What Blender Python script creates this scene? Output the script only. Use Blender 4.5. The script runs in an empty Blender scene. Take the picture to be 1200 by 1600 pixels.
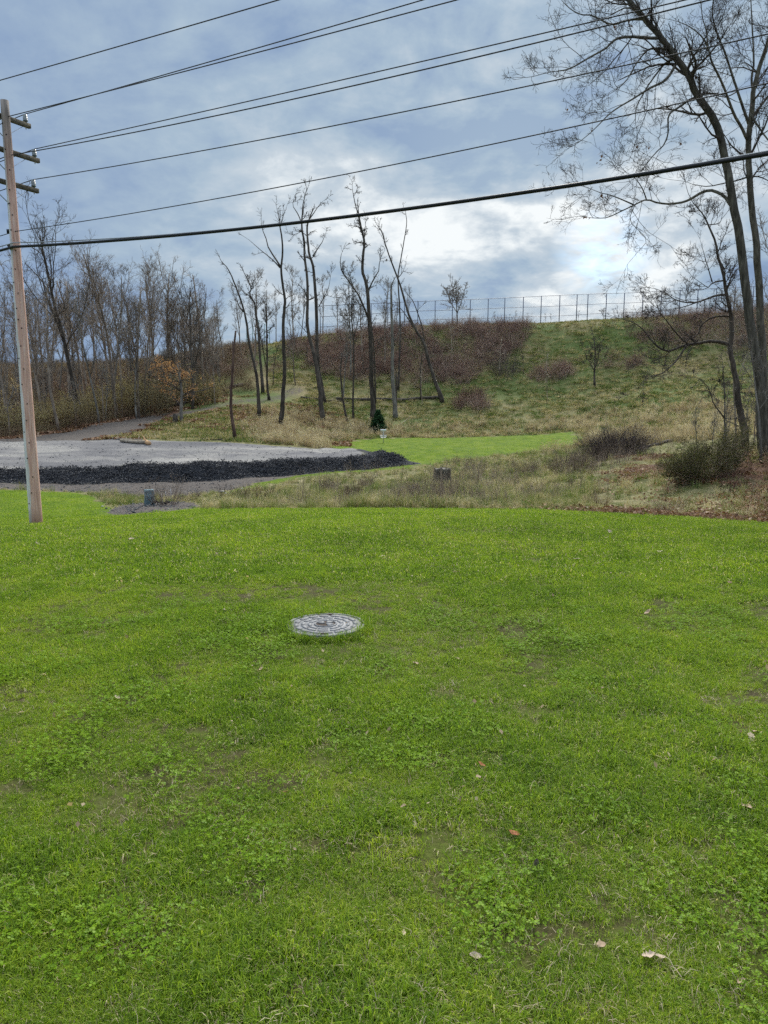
import bpy, math
import numpy as np
PI = math.pi
# ------------------------------------------------------------------ camera, sky, sun, exposure
EYE = 1.75; PITCH = math.radians(9.0); FPX = 1155.0
CP, SP = math.cos(PITCH), math.sin(PITCH)
sc = bpy.context.scene
COL = sc.collection
cam_d = bpy.data.cameras.new('camera'); cam = bpy.data.objects.new('camera', cam_d); COL.objects.link(cam)
cam.location = (0, 0, EYE); cam.rotation_euler = (PI / 2 - PITCH, 0, 0)
cam_d.sensor_fit = 'VERTICAL'; cam_d.sensor_height = 36.0; cam_d.lens = 36.0 * FPX / 1600.0
cam_d.clip_start = 0.05; cam_d.clip_end = 6000
sc.camera = cam
SUN_EL, SUN_AZ = math.radians(40), math.radians(14)      # azimuth measured to the right of straight ahead
sd = bpy.data.lights.new('sun', 'SUN'); sun = bpy.data.objects.new('sun', sd); COL.objects.link(sun)
sd.energy = 1.5; sd.angle = math.radians(14); sd.color = (1.0, 0.96, 0.88)
sun.rotation_euler = (-(PI / 2 - SUN_EL), 0, -SUN_AZ)     # light comes from ahead, slightly right
sc.view_settings.view_transform = 'Standard'; sc.view_settings.look = 'None'
sc.view_settings.exposure = 1.5; sc.view_settings.gamma = 1.0; sc.view_settings.use_curve_mapping = False
sc.render.film_transparent = False
sc.cycles.use_denoising = False
sc.cycles.use_adaptive_sampling = True; sc.cycles.adaptive_threshold = 0.02; sc.cycles.sample_clamp_indirect = 4.0; sc.cycles.sample_clamp_direct = 6.0
sc.cycles.max_bounces = 6; sc.cycles.transparent_max_bounces = 8
sc.cycles.diffuse_bounces = 3; sc.cycles.transmission_bounces = 3; sc.cycles.glossy_bounces = 2

class NT:
    """tiny node helper"""
    def __init__(s, tree): s.t = tree; s.n = tree.nodes; s.l = tree.links
    def set(s, node, key, v):
        if v is None: return
        if isinstance(v, bpy.types.NodeSocket): s.l.new(v, node.inputs[key])
        else:
            sk = node.inputs[key]
            if hasattr(sk.default_value, '__len__') and not hasattr(v, '__len__'): v = [v] * len(sk.default_value)
            if hasattr(v, '__len__') and len(sk.default_value) == 4 and len(v) == 3: v = (*v, 1)
            sk.default_value = v
    def math(s, op, a, b=None, c=None, clamp=False):
        m = s.n.new('ShaderNodeMath'); m.operation = op; m.use_clamp = clamp
        s.set(m, 0, a); s.set(m, 1, b); s.set(m, 2, c); return m.outputs[0]
    def vmath(s, op, a, b=None, out=0):
        m = s.n.new('ShaderNodeVectorMath'); m.operation = op
        s.set(m, 0, a)
        if b is not None:
            if op == 'SCALE': s.set(m, 'Scale', b)
            else: s.set(m, 1, b)
        return m.outputs[out]
    def noise(s, vec, scale, detail=4, rough=0.55, dist=0.0, out='Fac'):
        m = s.n.new('ShaderNodeTexNoise'); s.set(m, 'Vector', vec); s.set(m, 'Scale', scale)
        s.set(m, 'Detail', detail); s.set(m, 'Roughness', rough); s.set(m, 'Distortion', dist); return m.outputs[out]
    def vor(s, vec, scale, out='Color', feature='F1'):
        m = s.n.new('ShaderNodeTexVoronoi'); m.feature = feature; s.set(m, 'Vector', vec); s.set(m, 'Scale', scale); return m.outputs[out]
    def rng(s, v, a, b, c=0.0, d=1.0, smooth=False):
        m = s.n.new('ShaderNodeMapRange'); m.clamp = True
        if smooth: m.interpolation_type = 'SMOOTHSTEP'
        s.set(m, 'Value', v); s.set(m, 'From Min', a); s.set(m, 'From Max', b); s.set(m, 'To Min', c); s.set(m, 'To Max', d)
        return m.outputs[0]
    def mix(s, f, a, b):
        m = s.n.new('ShaderNodeMix'); m.data_type = 'RGBA'
        s.set(m, 0, f); s.set(m, 6, a); s.set(m, 7, b); return m.outputs[2]
    def ramp(s, f, stops):
        m = s.n.new('ShaderNodeValToRGB'); e = m.color_ramp.elements
        while len(e) < len(stops): e.new(0.5)
        for i, (p, c) in enumerate(stops): e[i].position = p; e[i].color = (*c, 1)
        s.l.new(f, m.inputs[0]); return m.outputs[0]
    def attr(s, name, out='Fac'):
        m = s.n.new('ShaderNodeAttribute'); m.attribute_name = name; return m.outputs[out]
    def scale(s, vec, xyz): return s.vmath('MULTIPLY', vec, xyz)

def look_dir(px, py):
    x = (px - 600) / FPX; u = (800 - py) / FPX
    return np.array([x, CP + u * SP, u * CP - SP])
def unit(v): v = np.asarray(v, float); return v / np.linalg.norm(v)

world = bpy.data.worlds.new('World'); sc.world = world; world.use_nodes = True
wt = NT(world.node_tree); wt.n.clear()
tc = wt.n.new('ShaderNodeTexCoord').outputs['Generated']
dirv = wt.vmath('NORMALIZE', tc)
sx = wt.n.new('ShaderNodeSeparateXYZ'); wt.l.new(dirv, sx.inputs[0])
sky = wt.n.new('ShaderNodeTexSky'); sky.sky_type = 'NISHITA'; sky.sun_disc = False
sky.sun_elevation = SUN_EL; sky.sun_rotation = SUN_AZ; sky.air_density = 1.0; sky.dust_density = 0.6; sky.ozone_density = 2.0
zc = wt.math('ADD', wt.math('MAXIMUM', sx.outputs[2], 0.0), 0.30)
cx = wt.math('DIVIDE', sx.outputs[0], zc); cy = wt.math('DIVIDE', sx.outputs[1], zc)
cmb = wt.n.new('ShaderNodeCombineXYZ'); wt.l.new(cx, cmb.inputs[0]); wt.l.new(cy, cmb.inputs[1]); cmb.inputs[2].default_value = 3.3
q = cmb.outputs[0]
nb = wt.noise(wt.vmath('ADD', q, (6.1, 0.3, 0)), 1.5, 3, 0.5, 0.3)
nm = wt.noise(wt.vmath('ADD', q, (3.6, 0.9, 0)), 4.2, 8, 0.56, 0.5)
nf = wt.noise(wt.vmath('ADD', q, (9.3, 2.2, 0)), 12.0, 8, 0.6, 0.2)
cl = wt.math('ADD', wt.math('MULTIPLY', nb, 0.50), wt.math('ADD', wt.math('MULTIPLY', nm, 0.34), wt.math('MULTIPLY', nf, 0.18)))
clr = wt.rng(cl, 0.38, 0.63)
def lobe(px, py, power):
    g = unit(look_dir(px, py))
    d = wt.n.new('ShaderNodeVectorMath'); d.operation = 'DOT_PRODUCT'; wt.l.new(dirv, d.inputs[0]); d.inputs[1].default_value = tuple(g)
    return wt.math('POWER', wt.math('MAXIMUM', d.outputs['Value'], 0.0), power)
glow = wt.math('ADD', wt.math('MULTIPLY', lobe(820, 330, 11), 0.40), wt.math('MULTIPLY', lobe(1000, -60, 7), 0.15))
tight = wt.math('MULTIPLY', lobe(790, 310, 60), 0.20)
b = wt.math('ADD', wt.math('MULTIPLY', wt.math('SUBTRACT', clr, 0.5), wt.math('ADD', 0.40, wt.math('MULTIPLY', glow, 1.1))), wt.math('ADD', glow, tight))
b = wt.math('ADD', b, wt.rng(sx.outputs[2], 0.42, 0.8, 0.0, 0.6))
ccol = wt.ramp(wt.math('ADD', b, 0.20, clamp=True), [(0.0, (.130, .190, .300)), (0.25, (.195, .272, .40)), (0.5, (.28, .362, .45)), (0.75, (.40, .46, .515)), (1.0, (.66, .69, .70))])
blue = wt.vmath('MULTIPLY', sky.outputs[0], (0.11, 0.12, 0.125))
gap = wt.math('MULTIPLY', wt.rng(lobe(945, 395, 900), 0.12, 0.9, 0, 1.0), wt.rng(nf, 0.35, 0.62, 1.0, 0.0))
fin = wt.mix(wt.math('MULTIPLY', gap, 0.8), ccol, blue)
fin = wt.vmath('SCALE', fin, wt.math('MULTIPLY', 1 / 0.1 * 0.50, wt.rng(sx.outputs[2], 0.42, 0.85, 1.0, 2.1)))
# below the horizon the world is plain ground-grey (never seen)
fin = wt.mix(wt.rng(sx.outputs[2], -0.06, -0.01), (1.0, 1.1, 0.9), fin)
bg = wt.n.new('ShaderNodeBackground'); wt.l.new(fin, bg.inputs[0]); bg.inputs[1].default_value = 0.1
wo = wt.n.new('ShaderNodeOutputWorld'); wt.l.new(bg.outputs[0], wo.inputs[0])

# ------------------------------------------------------------------ numpy noise + terrain
def hash2(ix, iy, seed):
    h = (ix.astype(np.int64) * 374761393 + iy.astype(np.int64) * 668265263 + seed * 1442695041) & 0xffffffff
    h = ((h ^ (h >> 13)) * 1274126177) & 0xffffffff
    return ((h ^ (h >> 16)) & 0xffff) / 65535.0
def vnoise(x, y, seed=0):
    ix = np.floor(x); iy = np.floor(y); fx = x - ix; fy = y - iy
    fx = fx * fx * (3 - 2 * fx); fy = fy * fy * (3 - 2 * fy)
    a = hash2(ix, iy, seed); b_ = hash2(ix + 1, iy, seed); c = hash2(ix, iy + 1, seed); d = hash2(ix + 1, iy + 1, seed)
    return (a * (1 - fx) + b_ * fx) * (1 - fy) + (c * (1 - fx) + d * fx) * fy
def fbm(x, y, scale, octs=4, seed=0):
    x = np.asarray(x, float); y = np.asarray(y, float)
    s = 0; amp = 0.5; f = 1 / scale; tot = 0
    for i in range(octs):
        s = s + amp * vnoise(x * f + 17.3 * i, y * f - 9.1 * i, seed + i); tot += amp; amp *= 0.5; f *= 2.03
    return s / tot
def sstep(a, b, x):
    t = np.clip((np.asarray(x, float) - a) / (b - a), 0, 1); return t * t * (3 - 2 * t)

def zrow(Y, py): d = look_dir(600, py); return EYE + Y * d[2] / d[1]
# each column of the survey: azimuth, list of (distance, picture row)
near = [(6, None, 0.0)]
SURVEY = {
    0:    [(10, -.2), (15, -.95), (20, 'r822'), (27, 'r800'), (36, 'r768'), (42, -3.3), (50, -3.1), (62, 'r697'), (72, 'r684'), (90, 'r660'), (120, 'r615'), (160, 7.0)],
    175:  [(10, -.17), (15, -.8), (20, 'r814'), (25, 'r803'), (31, 'r789'), (36, 'r773'), (42, -3.3), (50, -3.05), (62, 'r695'), (70, 'r679'), (78, 'r664'), (90, 'r648'), (120, 'r606'), (160, 7.5)],
    350:  [(10, -.15), (15, -.68), (21, 'r797'), (31, 'r783'), (42, -3.3), (50, -3.05), (62, 'r694'), (75, 'r668'), (92, 'r630'), (105, 'r600'), (118, 'r571'), (127, 'r553'), (140, 9.3)],
    500:  [(10, -.15), (15, -.65), (21, 'r796'), (30, 'r778'), (40, 'r757'), (50, -3.1), (62, -2.75), (75, 'r690'), (88, 'r668'), (100, 'r636'), (112, 'r588'), (121, 'r548'), (129, 'r523'), (140, 12.5)],
    600:  [(10, -.15), (15, -.65), (21, 'r795'), (30, 'r775'), (42, -3.1), (50, 'r730'), (62, 'r711'), (77, 'r693'), (88, 'r683'), (96, 'r662'), (106, 'r622'), (117, 'r564'), (128, 'r515'), (140, 13.4)],
    700:  [(10, -.15), (15, -.65), (21, 'r795'), (30, 'r770'), (35, 'r757'), (50, 'r725'), (62, 'r708'), (88, 'r684'), (96, 'r660'), (106, 'r618'), (117, 'r560'), (127.5, 'r511'), (140, 13.8)],
    850:  [(10, -.16), (15, -.7), (20, 'r797'), (30, 'r774'), (45, 'r735'), (60, 'r709'), (72, 'r695'), (88, 'r681'), (96, 'r657'), (106, 'r612'), (116, 'r556'), (126, 'r506'), (140, 14.5)],
    1000: [(10, -.18), (15, -.8), (19, 'r804'), (24, 'r786'), (32, 'r744'), (40, 'r712'), (48, -2.5), (60, -2.6), (75, 'r682'), (88, 'r660'), (100, 'r618'), (112, 'r560'), (124, 'r500'), (140, 15.2)],
    1200: [(10, -.22), (14, -.75), (18, 'r815'), (22, 'r783'), (28, 'r708'), (34, -.6), (45, -2.2), (60, -1.6), (75, 'r662'), (90, 'r625'), (105, 'r572'), (121, 'r489'), (140, 17)],
    1420: [(10, -.3), (14, -.8), (18, -1.3), (22, -.7), (28, .1), (34, 0), (45, -1.5), (60, -1.0), (75, -.5), (90, 2), (105, 7), (121, 15.6), (140, 17)],
}
SURVEY[-250] = SURVEY[0]
def hermite_curve(xs, ys, xq):
    xs = np.array(xs, float); ys = np.array(ys, float); h = np.diff(xs); dl = np.diff(ys) / h
    m = np.zeros(len(xs)); m[0] = dl[0]; m[-1] = 0
    for i in range(1, len(xs) - 1):
        m[i] = 0 if dl[i - 1] * dl[i] <= 0 else 2 * dl[i - 1] * dl[i] / (dl[i - 1] + dl[i])
    i = np.clip(np.searchsorted(xs, xq) - 1, 0, len(xs) - 2); t = np.clip((xq - xs[i]) / h[i], 0, 1)
    return ((2 * t**3 - 3 * t**2 + 1) * ys[i] + (t**3 - 2 * t**2 + t) * h[i] * m[i] + (-2 * t**3 + 3 * t**2) * ys[i + 1] + (t**3 - t**2) * h[i] * m[i + 1])
TY = np.arange(0, 170.01, 0.25); TA = np.linspace(-0.9, 0.9, 361)
cols = sorted(SURVEY); prof = []
for c in cols:
    xs = [0, 3, 6]; ys = [0, 0, 0]
    for Yv, r in SURVEY[c]:
        xs.append(Yv); ys.append(zrow(Yv, float(r[1:])) if isinstance(r, str) else r)
    xs.append(171); ys.append(ys[-1])
    prof.append(hermite_curve(xs, ys, TY))
prof = np.array(prof); ca = (np.array(cols) - 600) / FPX
TZ = np.array([np.interp(TA, ca, prof[:, j]) for j in range(len(TY))])     # [Y, a]
for _ in range(3):
    k = 11; pad = np.pad(TZ, ((0, 0), (k // 2, k // 2)), 'edge'); cs = np.cumsum(np.pad(pad, ((0, 0), (1, 0))), axis=1)
    TZ = (cs[:, k:] - cs[:, :-k]) / k
def base_h(X, Y):
    X = np.asarray(X, float); Y = np.asarray(Y, float)
    a = X / np.maximum(Y, 8.0) / 0.99
    fi = np.clip((a + 0.9) / 1.8 * 360, 0, 359.999); fj = np.clip(Y / 0.25, 0, len(TY) - 1.001)
    i = fi.astype(int); j = fj.astype(int); u = fi - i; v = fj - j
    return (TZ[j, i] * (1 - u) + TZ[j, i + 1] * u) * (1 - v) + (TZ[j + 1, i] * (1 - u) + TZ[j + 1, i + 1] * u) * v
def xat(px, Y): 
    z = float(base_h((px - 600) / FPX * Y, Y)); return (px - 600) / FPX * (Y * CP - (z - EYE) * SP)
def wpoly(pts): return np.array([(xat(px, Y), Y) for px, Y in pts])
def seg_dist(X, Y, P, closed=True):
    X = np.asarray(X, float); Y = np.asarray(Y, float); best = np.full(X.shape, 1e9); n = len(P)
    for i in range(n if closed else n - 1):
        a = P[i]; b_ = P[(i + 1) % n]; d = b_ - a; t = np.clip(((X - a[0]) * d[0] + (Y - a[1]) * d[1]) / max(d @ d, 1e-9), 0, 1)
        best = np.minimum(best, np.hypot(X - a[0] - t * d[0], Y - a[1] - t * d[1]))
    return best
def sdist(X, Y, P):
    X = np.asarray(X, float); Y = np.asarray(Y, float); ins = np.zeros(X.shape, bool); n = len(P)
    for i in range(n):
        a = P[i]; b_ = P[(i + 1) % n]
        c = ((a[1] > Y) != (b_[1] > Y)) & (X < (b_[0] - a[0]) * (Y - a[1]) / (b_[1] - a[1] + 1e-12) + a[0]); ins ^= c
    return np.where(ins, 1, -1) * seg_dist(X, Y, P)
PAD = wpoly([(-500, 45), (0, 44.5), (175, 44.5), (350, 45.5), (450, 47), (520, 49), (575, 50.3), (618, 52), (600, 54), (560, 57), (530, 60.5), (450, 62.5), (350, 64), (250, 65), (175, 66), (0, 67), (-500, 69)])
PADFRONT = wpoly([(-500, 45), (0, 44.5), (175, 44.5), (350, 45.5), (450, 47), (520, 49), (575, 50.3), (618, 52), (600, 54)])
APRON = wpoly([(-500, 37.5), (0, 38), (120, 37), (200, 35.5), (290, 34.5), (345, 37), (385, 41), (450, 44.5), (500, 47), (400, 47), (0, 46), (-500, 46)])
ISLAND = wpoly([(168, 26), (178, 24.2), (215, 23.6), (265, 24.2), (318, 26.4), (322, 28), (300, 30), (240, 31.5), (190, 30.5)])
LAWNE = wpoly([(-350, 38), (0, 37.5), (130, 36.5), (165, 31), (185, 27), (250, 25.5), (310, 25.5), (350, 22.3), (420, 21.6), (600, 21.2), (730, 20.8), (850, 20), (1000, 19), (1200, 17.8), (1500, 16.8)])
LAWN = np.vstack([[(-90, -40), (-90, 38)], LAWNE, [(60, 16), (60, -40)]])
LAWN2 = wpoly([(345, 34), (390, 38.5), (450, 42), (520, 45.5), (640, 48), (700, 53), (760, 57), (830, 62), (905, 68), (915, 78), (893, 87.5), (820, 89), (700, 88.5), (620, 86), (560, 80), (515, 72), (520, 62), (560, 57), (600, 54), (605, 50), (500, 47.5), (380, 43.5), (345, 38)])
GREENMIX = wpoly([(345, 26), (420, 31), (560, 38), (680, 43), (640, 50), (450, 44), (340, 36)])
PATHL = wpoly([(-300, 64), (-100, 65.5), (40, 67.5), (120, 70.5), (180, 75.5), (240, 82), (300, 88), (360, 94), (420, 100), (460, 106)])
BRAMBLE = wpoly([(455, 126), (560, 127.5), (835, 125.5), (822, 121), (790, 115.5), (745, 110.5), (690, 109), (640, 111), (540, 112), (470, 116)])
def pad_h(X, Y, base):
    s = sdist(X, Y, PAD) + (fbm(X, Y, 1.6, 3, 5) - .5) * 0.9
    pz = -2.75 + 0.30 * sstep(-23, -10, X)
    top = np.maximum(base, pz - 0.25 + 0.5 * fbm(X, Y, 2.2, 3, 9))
    front = 1 - sstep(58, 64, Y)
    return base + (np.maximum(top, base) - base) * sstep(-1.5, 0.1, s) * np.maximum(front, 0)
def height(X, Y):
    X = np.asarray(X, float); Y = np.asarray(Y, float)
    h = base_h(X, Y)
    lw = sdist(X, Y, LAWN) if X.size > 1 else sdist(X, Y, LAWN)
    h = h + (fbm(X, Y, 3.0, 3, 1) - .5) * 0.05
    rough = sstep(0.3, -2.0, lw)
    fair = sstep(-1, 1.5, sdist(X, Y, LAWN2))
    gr = sstep(-1, 1, sdist(X, Y, PAD))
    wild = rough * (1 - fair) * (1 - gr)
    h = h + wild * ((fbm(X, Y, 2.0, 4, 21) - .5) * 0.32 + (fbm(X, Y, 7.0, 3, 31) - .5) * 0.55 * sstep(55, 95, Y))
    h = pad_h(X, Y, h)
    h = h + 0.12 * sstep(0, 1.2, sdist(X, Y, ISLAND))
    return h
def hgt(x, y): return float(height(np.array([x]), np.array([y]))[0])
def ground_at(px, py, ymin=1.5, ymax=150):
    d = look_dir(px, py); Ys = np.concatenate([np.arange(ymin, 30, .05), np.arange(max(30, ymin), ymax, .1)]) ; Ys = Ys[Ys >= ymin]
    t = Ys / d[1]; X = t * d[0]; Z = EYE + t * d[2]; H = height(X, Ys)
    k = np.where(Z < H)[0]
    if len(k) == 0: k = [len(Ys) - 1]
    k = k[0]; return np.array([X[k], Ys[k], H[k]])
def at(px, py, Y): d = look_dir(px, py); return np.array([d[0] * Y / d[1], Y, EYE + d[2] * Y / d[1]])

# ------------------------------------------------------------------ object helpers
def link(o, parent=None):
    COL.objects.link(o)
    if parent is not None: o.parent = parent
    return o
def fast_mesh(name, V, faces_list, smooth=False, attrs=None, uv=None):
    """faces_list: list of int arrays (m,3) or (m,4)"""
    me = bpy.data.meshes.new(name); V = np.asarray(V, np.float32)
    faces_list = [np.asarray(f, np.int32) for f in faces_list if len(f)]
    me.vertices.add(len(V)); me.vertices.foreach_set('co', V.ravel())
    loops = np.concatenate([f.ravel() for f in faces_list]); sizes = np.concatenate([np.full(len(f), f.shape[1], np.int32) for f in faces_list])
    me.loops.add(len(loops)); me.loops.foreach_set('vertex_index', loops)
    me.polygons.add(len(sizes)); starts = np.concatenate([[0], np.cumsum(sizes)[:-1]]).astype(np.int32)
    me.polygons.foreach_set('loop_start', starts); me.polygons.foreach_set('loop_total', sizes)
    if smooth: me.polygons.foreach_set('use_smooth', np.ones(len(sizes), bool))
    me.update(calc_edges=True)
    for k, v in (attrs or {}).items():
        a = me.attributes.new(k, 'FLOAT', 'POINT'); a.data.foreach_set('value', np.asarray(v, np.float32))
    me.validate(); return me
def tag(o, label=None, cat=None, group=None, kind=None):
    if label: o['label'] = label
    if cat: o['category'] = cat
    if group: o['group'] = group
    if kind: o['kind'] = kind
    return o
def mobj(name, me, mat, parent=None):
    o = bpy.data.objects.new(name, me)
    if mat is not None and len(me.materials) == 0: me.materials.append(mat)
    return link(o, parent)
def empty(name, loc): o = bpy.data.objects.new(name, None); o.empty_display_size = .2; o.location = loc; return link(o)
def tubes(batches):
    """batches: list of (P[m,n,3], R[m,n], k) -> V, quads, side attr"""
    Vs, Fs, off = [], [], 0
    for P, R, k in batches:
        P = np.asarray(P, float); R = np.asarray(R, float)
        if P.ndim == 2: P = P[None]; R = R[None]
        m, n, _ = P.shape
        if m == 0: continue
        T = np.gradient(P, axis=1); T /= np.linalg.norm(T, axis=2, keepdims=True) + 1e-9
        main = T.mean(1); ref = np.where(np.abs(main[:, 2:3]) > 0.8 * np.linalg.norm(main, axis=1, keepdims=True), np.array([[1., 0, 0]]), np.array([[0., 0, 1]]))[:, None, :]
        A = np.cross(T, ref); A /= np.linalg.norm(A, axis=2, keepdims=True) + 1e-9; B = np.cross(T, A)
        th = np.arange(k) * 2 * PI / k
        ring = P[:, :, None, :] + R[:, :, None, None] * (A[:, :, None, :] * np.cos(th)[None, None, :, None] + B[:, :, None, :] * np.sin(th)[None, None, :, None])
        Vs.append(ring.reshape(-1, 3))
        idx = np.arange(m * n * k).reshape(m, n, k) + off
        a = idx[:, :-1]; b_ = idx[:, 1:]
        Fs.append(np.stack([a, np.roll(a, -1, 2), np.roll(b_, -1, 2), b_], -1).reshape(-1, 4)); off += m * n * k
        if k >= 5:      # close the ends of thick limbs
            cap = np.concatenate([idx[:, -1, :].reshape(m, k), idx[:, 0, ::-1].reshape(m, k)])
            Fs.append(('cap', cap))
    F4 = [f for f in Fs if not isinstance(f, tuple)]; caps = [f[1] for f in Fs if isinstance(f, tuple)]
    return np.concatenate(Vs), ([np.concatenate(F4)] + caps)
def tube_mesh(name, batches, smooth=True): V, F = tubes(batches); return fast_mesh(name, V, F, smooth)
def resample(pts, n):
    P = np.asarray(pts, float)
    if len(P) == 2: t = np.linspace(0, 1, n)[:, None]; return P[0] * (1 - t) + P[1] * t
    E = np.vstack([2 * P[0] - P[1], P, 2 * P[-1] - P[-2]]); segs = len(P) - 1; out = []
    for u in np.linspace(0, segs, n):
        i = min(int(u), segs - 1); t = u - i; a, b_, c, d = E[i:i + 4]
        out.append(0.5 * (2 * b_ + (c - a) * t + (2 * a - 5 * b_ + 4 * c - d) * t * t + (3 * b_ - a - 3 * c + d) * t**3))
    return np.array(out)
# level by level growth of twigs, all vectorised
def sprout(rng, P, R, per, tmin, tmax, ang, lr, rr, n, wander, up, lmin=0.05, rmin=0.003, curve=0.5):
    m, k, _ = P.shape
    if m == 0: return np.zeros((0, n, 3)), np.zeros((0, n))
    plen = np.linalg.norm(np.diff(P, axis=1), axis=2).sum(1)
    cnt = np.maximum(0, np.floor(per + rng.random(m)).astype(int)) if np.isscalar(per) else np.floor(per(plen) + rng.random(m)).astype(int)
    par = np.repeat(np.arange(m), cnt); c = len(par)
    if c == 0: return np.zeros((0, n, 3)), np.zeros((0, n))
    t = tmin + (tmax - tmin) * rng.random(c)**0.85
    f = t * (k - 1); i = np.minimum(f.astype(int), k - 2); u = (f - i)[:, None]
    S = P[par, i] * (1 - u) + P[par, i + 1] * u; T = P[par, i + 1] - P[par, i]; T /= np.linalg.norm(T, axis=1, keepdims=True) + 1e-9
    r0 = R[par, i] * (1 - u[:, 0]) + R[par, i + 1] * u[:, 0]
    rnd = rng.normal(size=(c, 3)); rnd -= (rnd * T).sum(1, keepdims=True) * T; rnd /= np.linalg.norm(rnd, axis=1, keepdims=True) + 1e-9
    a = np.radians(ang[0] + (ang[1] - ang[0]) * rng.random(c))[:, None]; D = T * np.cos(a) + rnd * np.sin(a)
    L = np.maximum(lmin, plen[par] * (lr[0] + (lr[1] - lr[0]) * rng.random(c)) * (1.15 - 0.6 * t))
    Rn = np.maximum(rmin, np.minimum(r0 * 0.85, r0 * (rr[0] + (rr[1] - rr[0]) * rng.random(c))))
    return run(rng, S, D, L, Rn, n, wander, up, rmin)
def run(rng, S, D, L, R0, n, wander, up, rmin=0.003):
    c = len(S); Q = np.zeros((c, n, 3)); Q[:, 0] = S; D = D.copy(); step = (L / (n - 1))[:, None]
    bend = rng.normal(size=(c, 3)) * wander * 0.22
    for j in range(1, n):
        D = D + rng.normal(size=(c, 3)) * wander + bend + np.array([0, 0, up]); D /= np.linalg.norm(D, axis=1, keepdims=True) + 1e-9
        Q[:, j] = Q[:, j - 1] + D * step
    tp = np.linspace(1, 0.35, n)[None, :]; return Q, np.maximum(R0[:, None] * tp, rmin * 0.6)

# ------------------------------------------------------------------ materials
def material(name):
    m = bpy.data.materials.new(name); m.use_nodes = True; t = NT(m.node_tree); t.n.clear(); t.m = m
    t.out = t.n.new('ShaderNodeOutputMaterial'); t.obj = t.n.new('ShaderNodeTexCoord').outputs['Object']
    t.pos = t.n.new('ShaderNodeNewGeometry').outputs['Position']; return t
def principled(t, col, rough=0.8, spec=0.3, bump=None, bs=0.3, bd=0.02, metal=0.0):
    p = t.n.new('ShaderNodeBsdfPrincipled'); t.set(p, 'Base Color', col); t.set(p, 'Roughness', rough); t.set(p, 'Specular IOR Level', spec); t.set(p, 'Metallic', metal)
    if bump is not None:
        bn = t.n.new('ShaderNodeBump'); t.set(bn, 'Height', bump); bn.inputs['Strength'].default_value = bs; bn.inputs['Distance'].default_value = bd
        t.l.new(bn.outputs[0], p.inputs['Normal'])
    t.l.new(p.outputs[0], t.out.inputs[0]); return t.m
def bark(name, c1, c2, c3, scale=6.0, stretch=0.25, bs=0.6, bd=0.03):
    t = material(name); v = t.scale(t.pos, (1, 1, stretch)); n = t.noise(v, scale, 5, .6, .6); n2 = t.noise(t.pos, 0.7, 3)
    oi = t.n.new('ShaderNodeObjectInfo')
    col = t.ramp(n, [(0.3, c1), (0.52, c2), (0.75, c3)])
    col = t.vmath('SCALE', col, t.math('MULTIPLY', t.rng(n2, 0.3, 0.7, 0.75, 1.25), t.rng(oi.outputs['Random'], 0, 1, 0.8, 1.2)))
    return principled(t, col, 0.9, 0.15, n, bs, bd)
def foliage(name, stops, nscale=0.5, namp=0.6, tintamp=0.6, rnd=0.2, trans=0.4, offset=0.0, spec=True):
    """leaf/blade material; colour from the blade's own tint, its plant's random and slow patches over the land"""
    t = material(name); oi = t.n.new('ShaderNodeObjectInfo')
    n1 = t.noise(t.pos, nscale, 3, .6); n2 = t.noise(t.pos, nscale * 5, 2, .6)
    f = t.math('MULTIPLY', t.math('SUBTRACT', t.math('ADD', t.math('MULTIPLY', n1, .6), t.math('MULTIPLY', n2, .4)), .5), namp * 2)
    f = t.math('ADD', f, t.math('MULTIPLY', t.attr('tint'), tintamp))
    f = t.math('ADD', f, t.math('MULTIPLY', oi.outputs['Random'], rnd)); f = t.math('ADD', f, offset + (1 - tintamp - rnd) / 2, clamp=True)
    col = t.ramp(f, stops)
    d = t.n.new('ShaderNodeBsdfDiffuse'); t.l.new(col, d.inputs[0])
    tr = t.n.new('ShaderNodeBsdfTranslucent'); t.l.new(t.vmath('MULTIPLY', col, (1.1, 1.15, 0.7)), tr.inputs[0])
    mx = t.n.new('ShaderNodeMixShader'); mx.inputs[0].default_value = trans; t.l.new(d.outputs[0], mx.inputs[1]); t.l.new(tr.outputs[0], mx.inputs[2])
    sh = mx.outputs[0]
    if spec:
        g = t.n.new('ShaderNodeBsdfGlossy'); g.inputs['Roughness'].default_value = .5; g.inputs[0].default_value = (1, 1, 1, 1)
        m2 = t.n.new('ShaderNodeMixShader'); m2.inputs[0].default_value = 0.012; t.l.new(sh, m2.inputs[1]); t.l.new(g.outputs[0], m2.inputs[2]); sh = m2.outputs[0]
    t.l.new(sh, t.out.inputs[0]); return t.m
def plain(name, col, rough=.7, spec=.3, metal=0.0, var=0.15, scale=4.0, bs=0.15, bd=0.01):
    t = material(name); n = t.noise(t.obj, scale, 5, .6)
    c = t.vmath('SCALE', col, t.rng(n, .3, .7, 1 - var, 1 + var)); return principled(t, c, rough, spec, n, bs, bd, metal)

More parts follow.
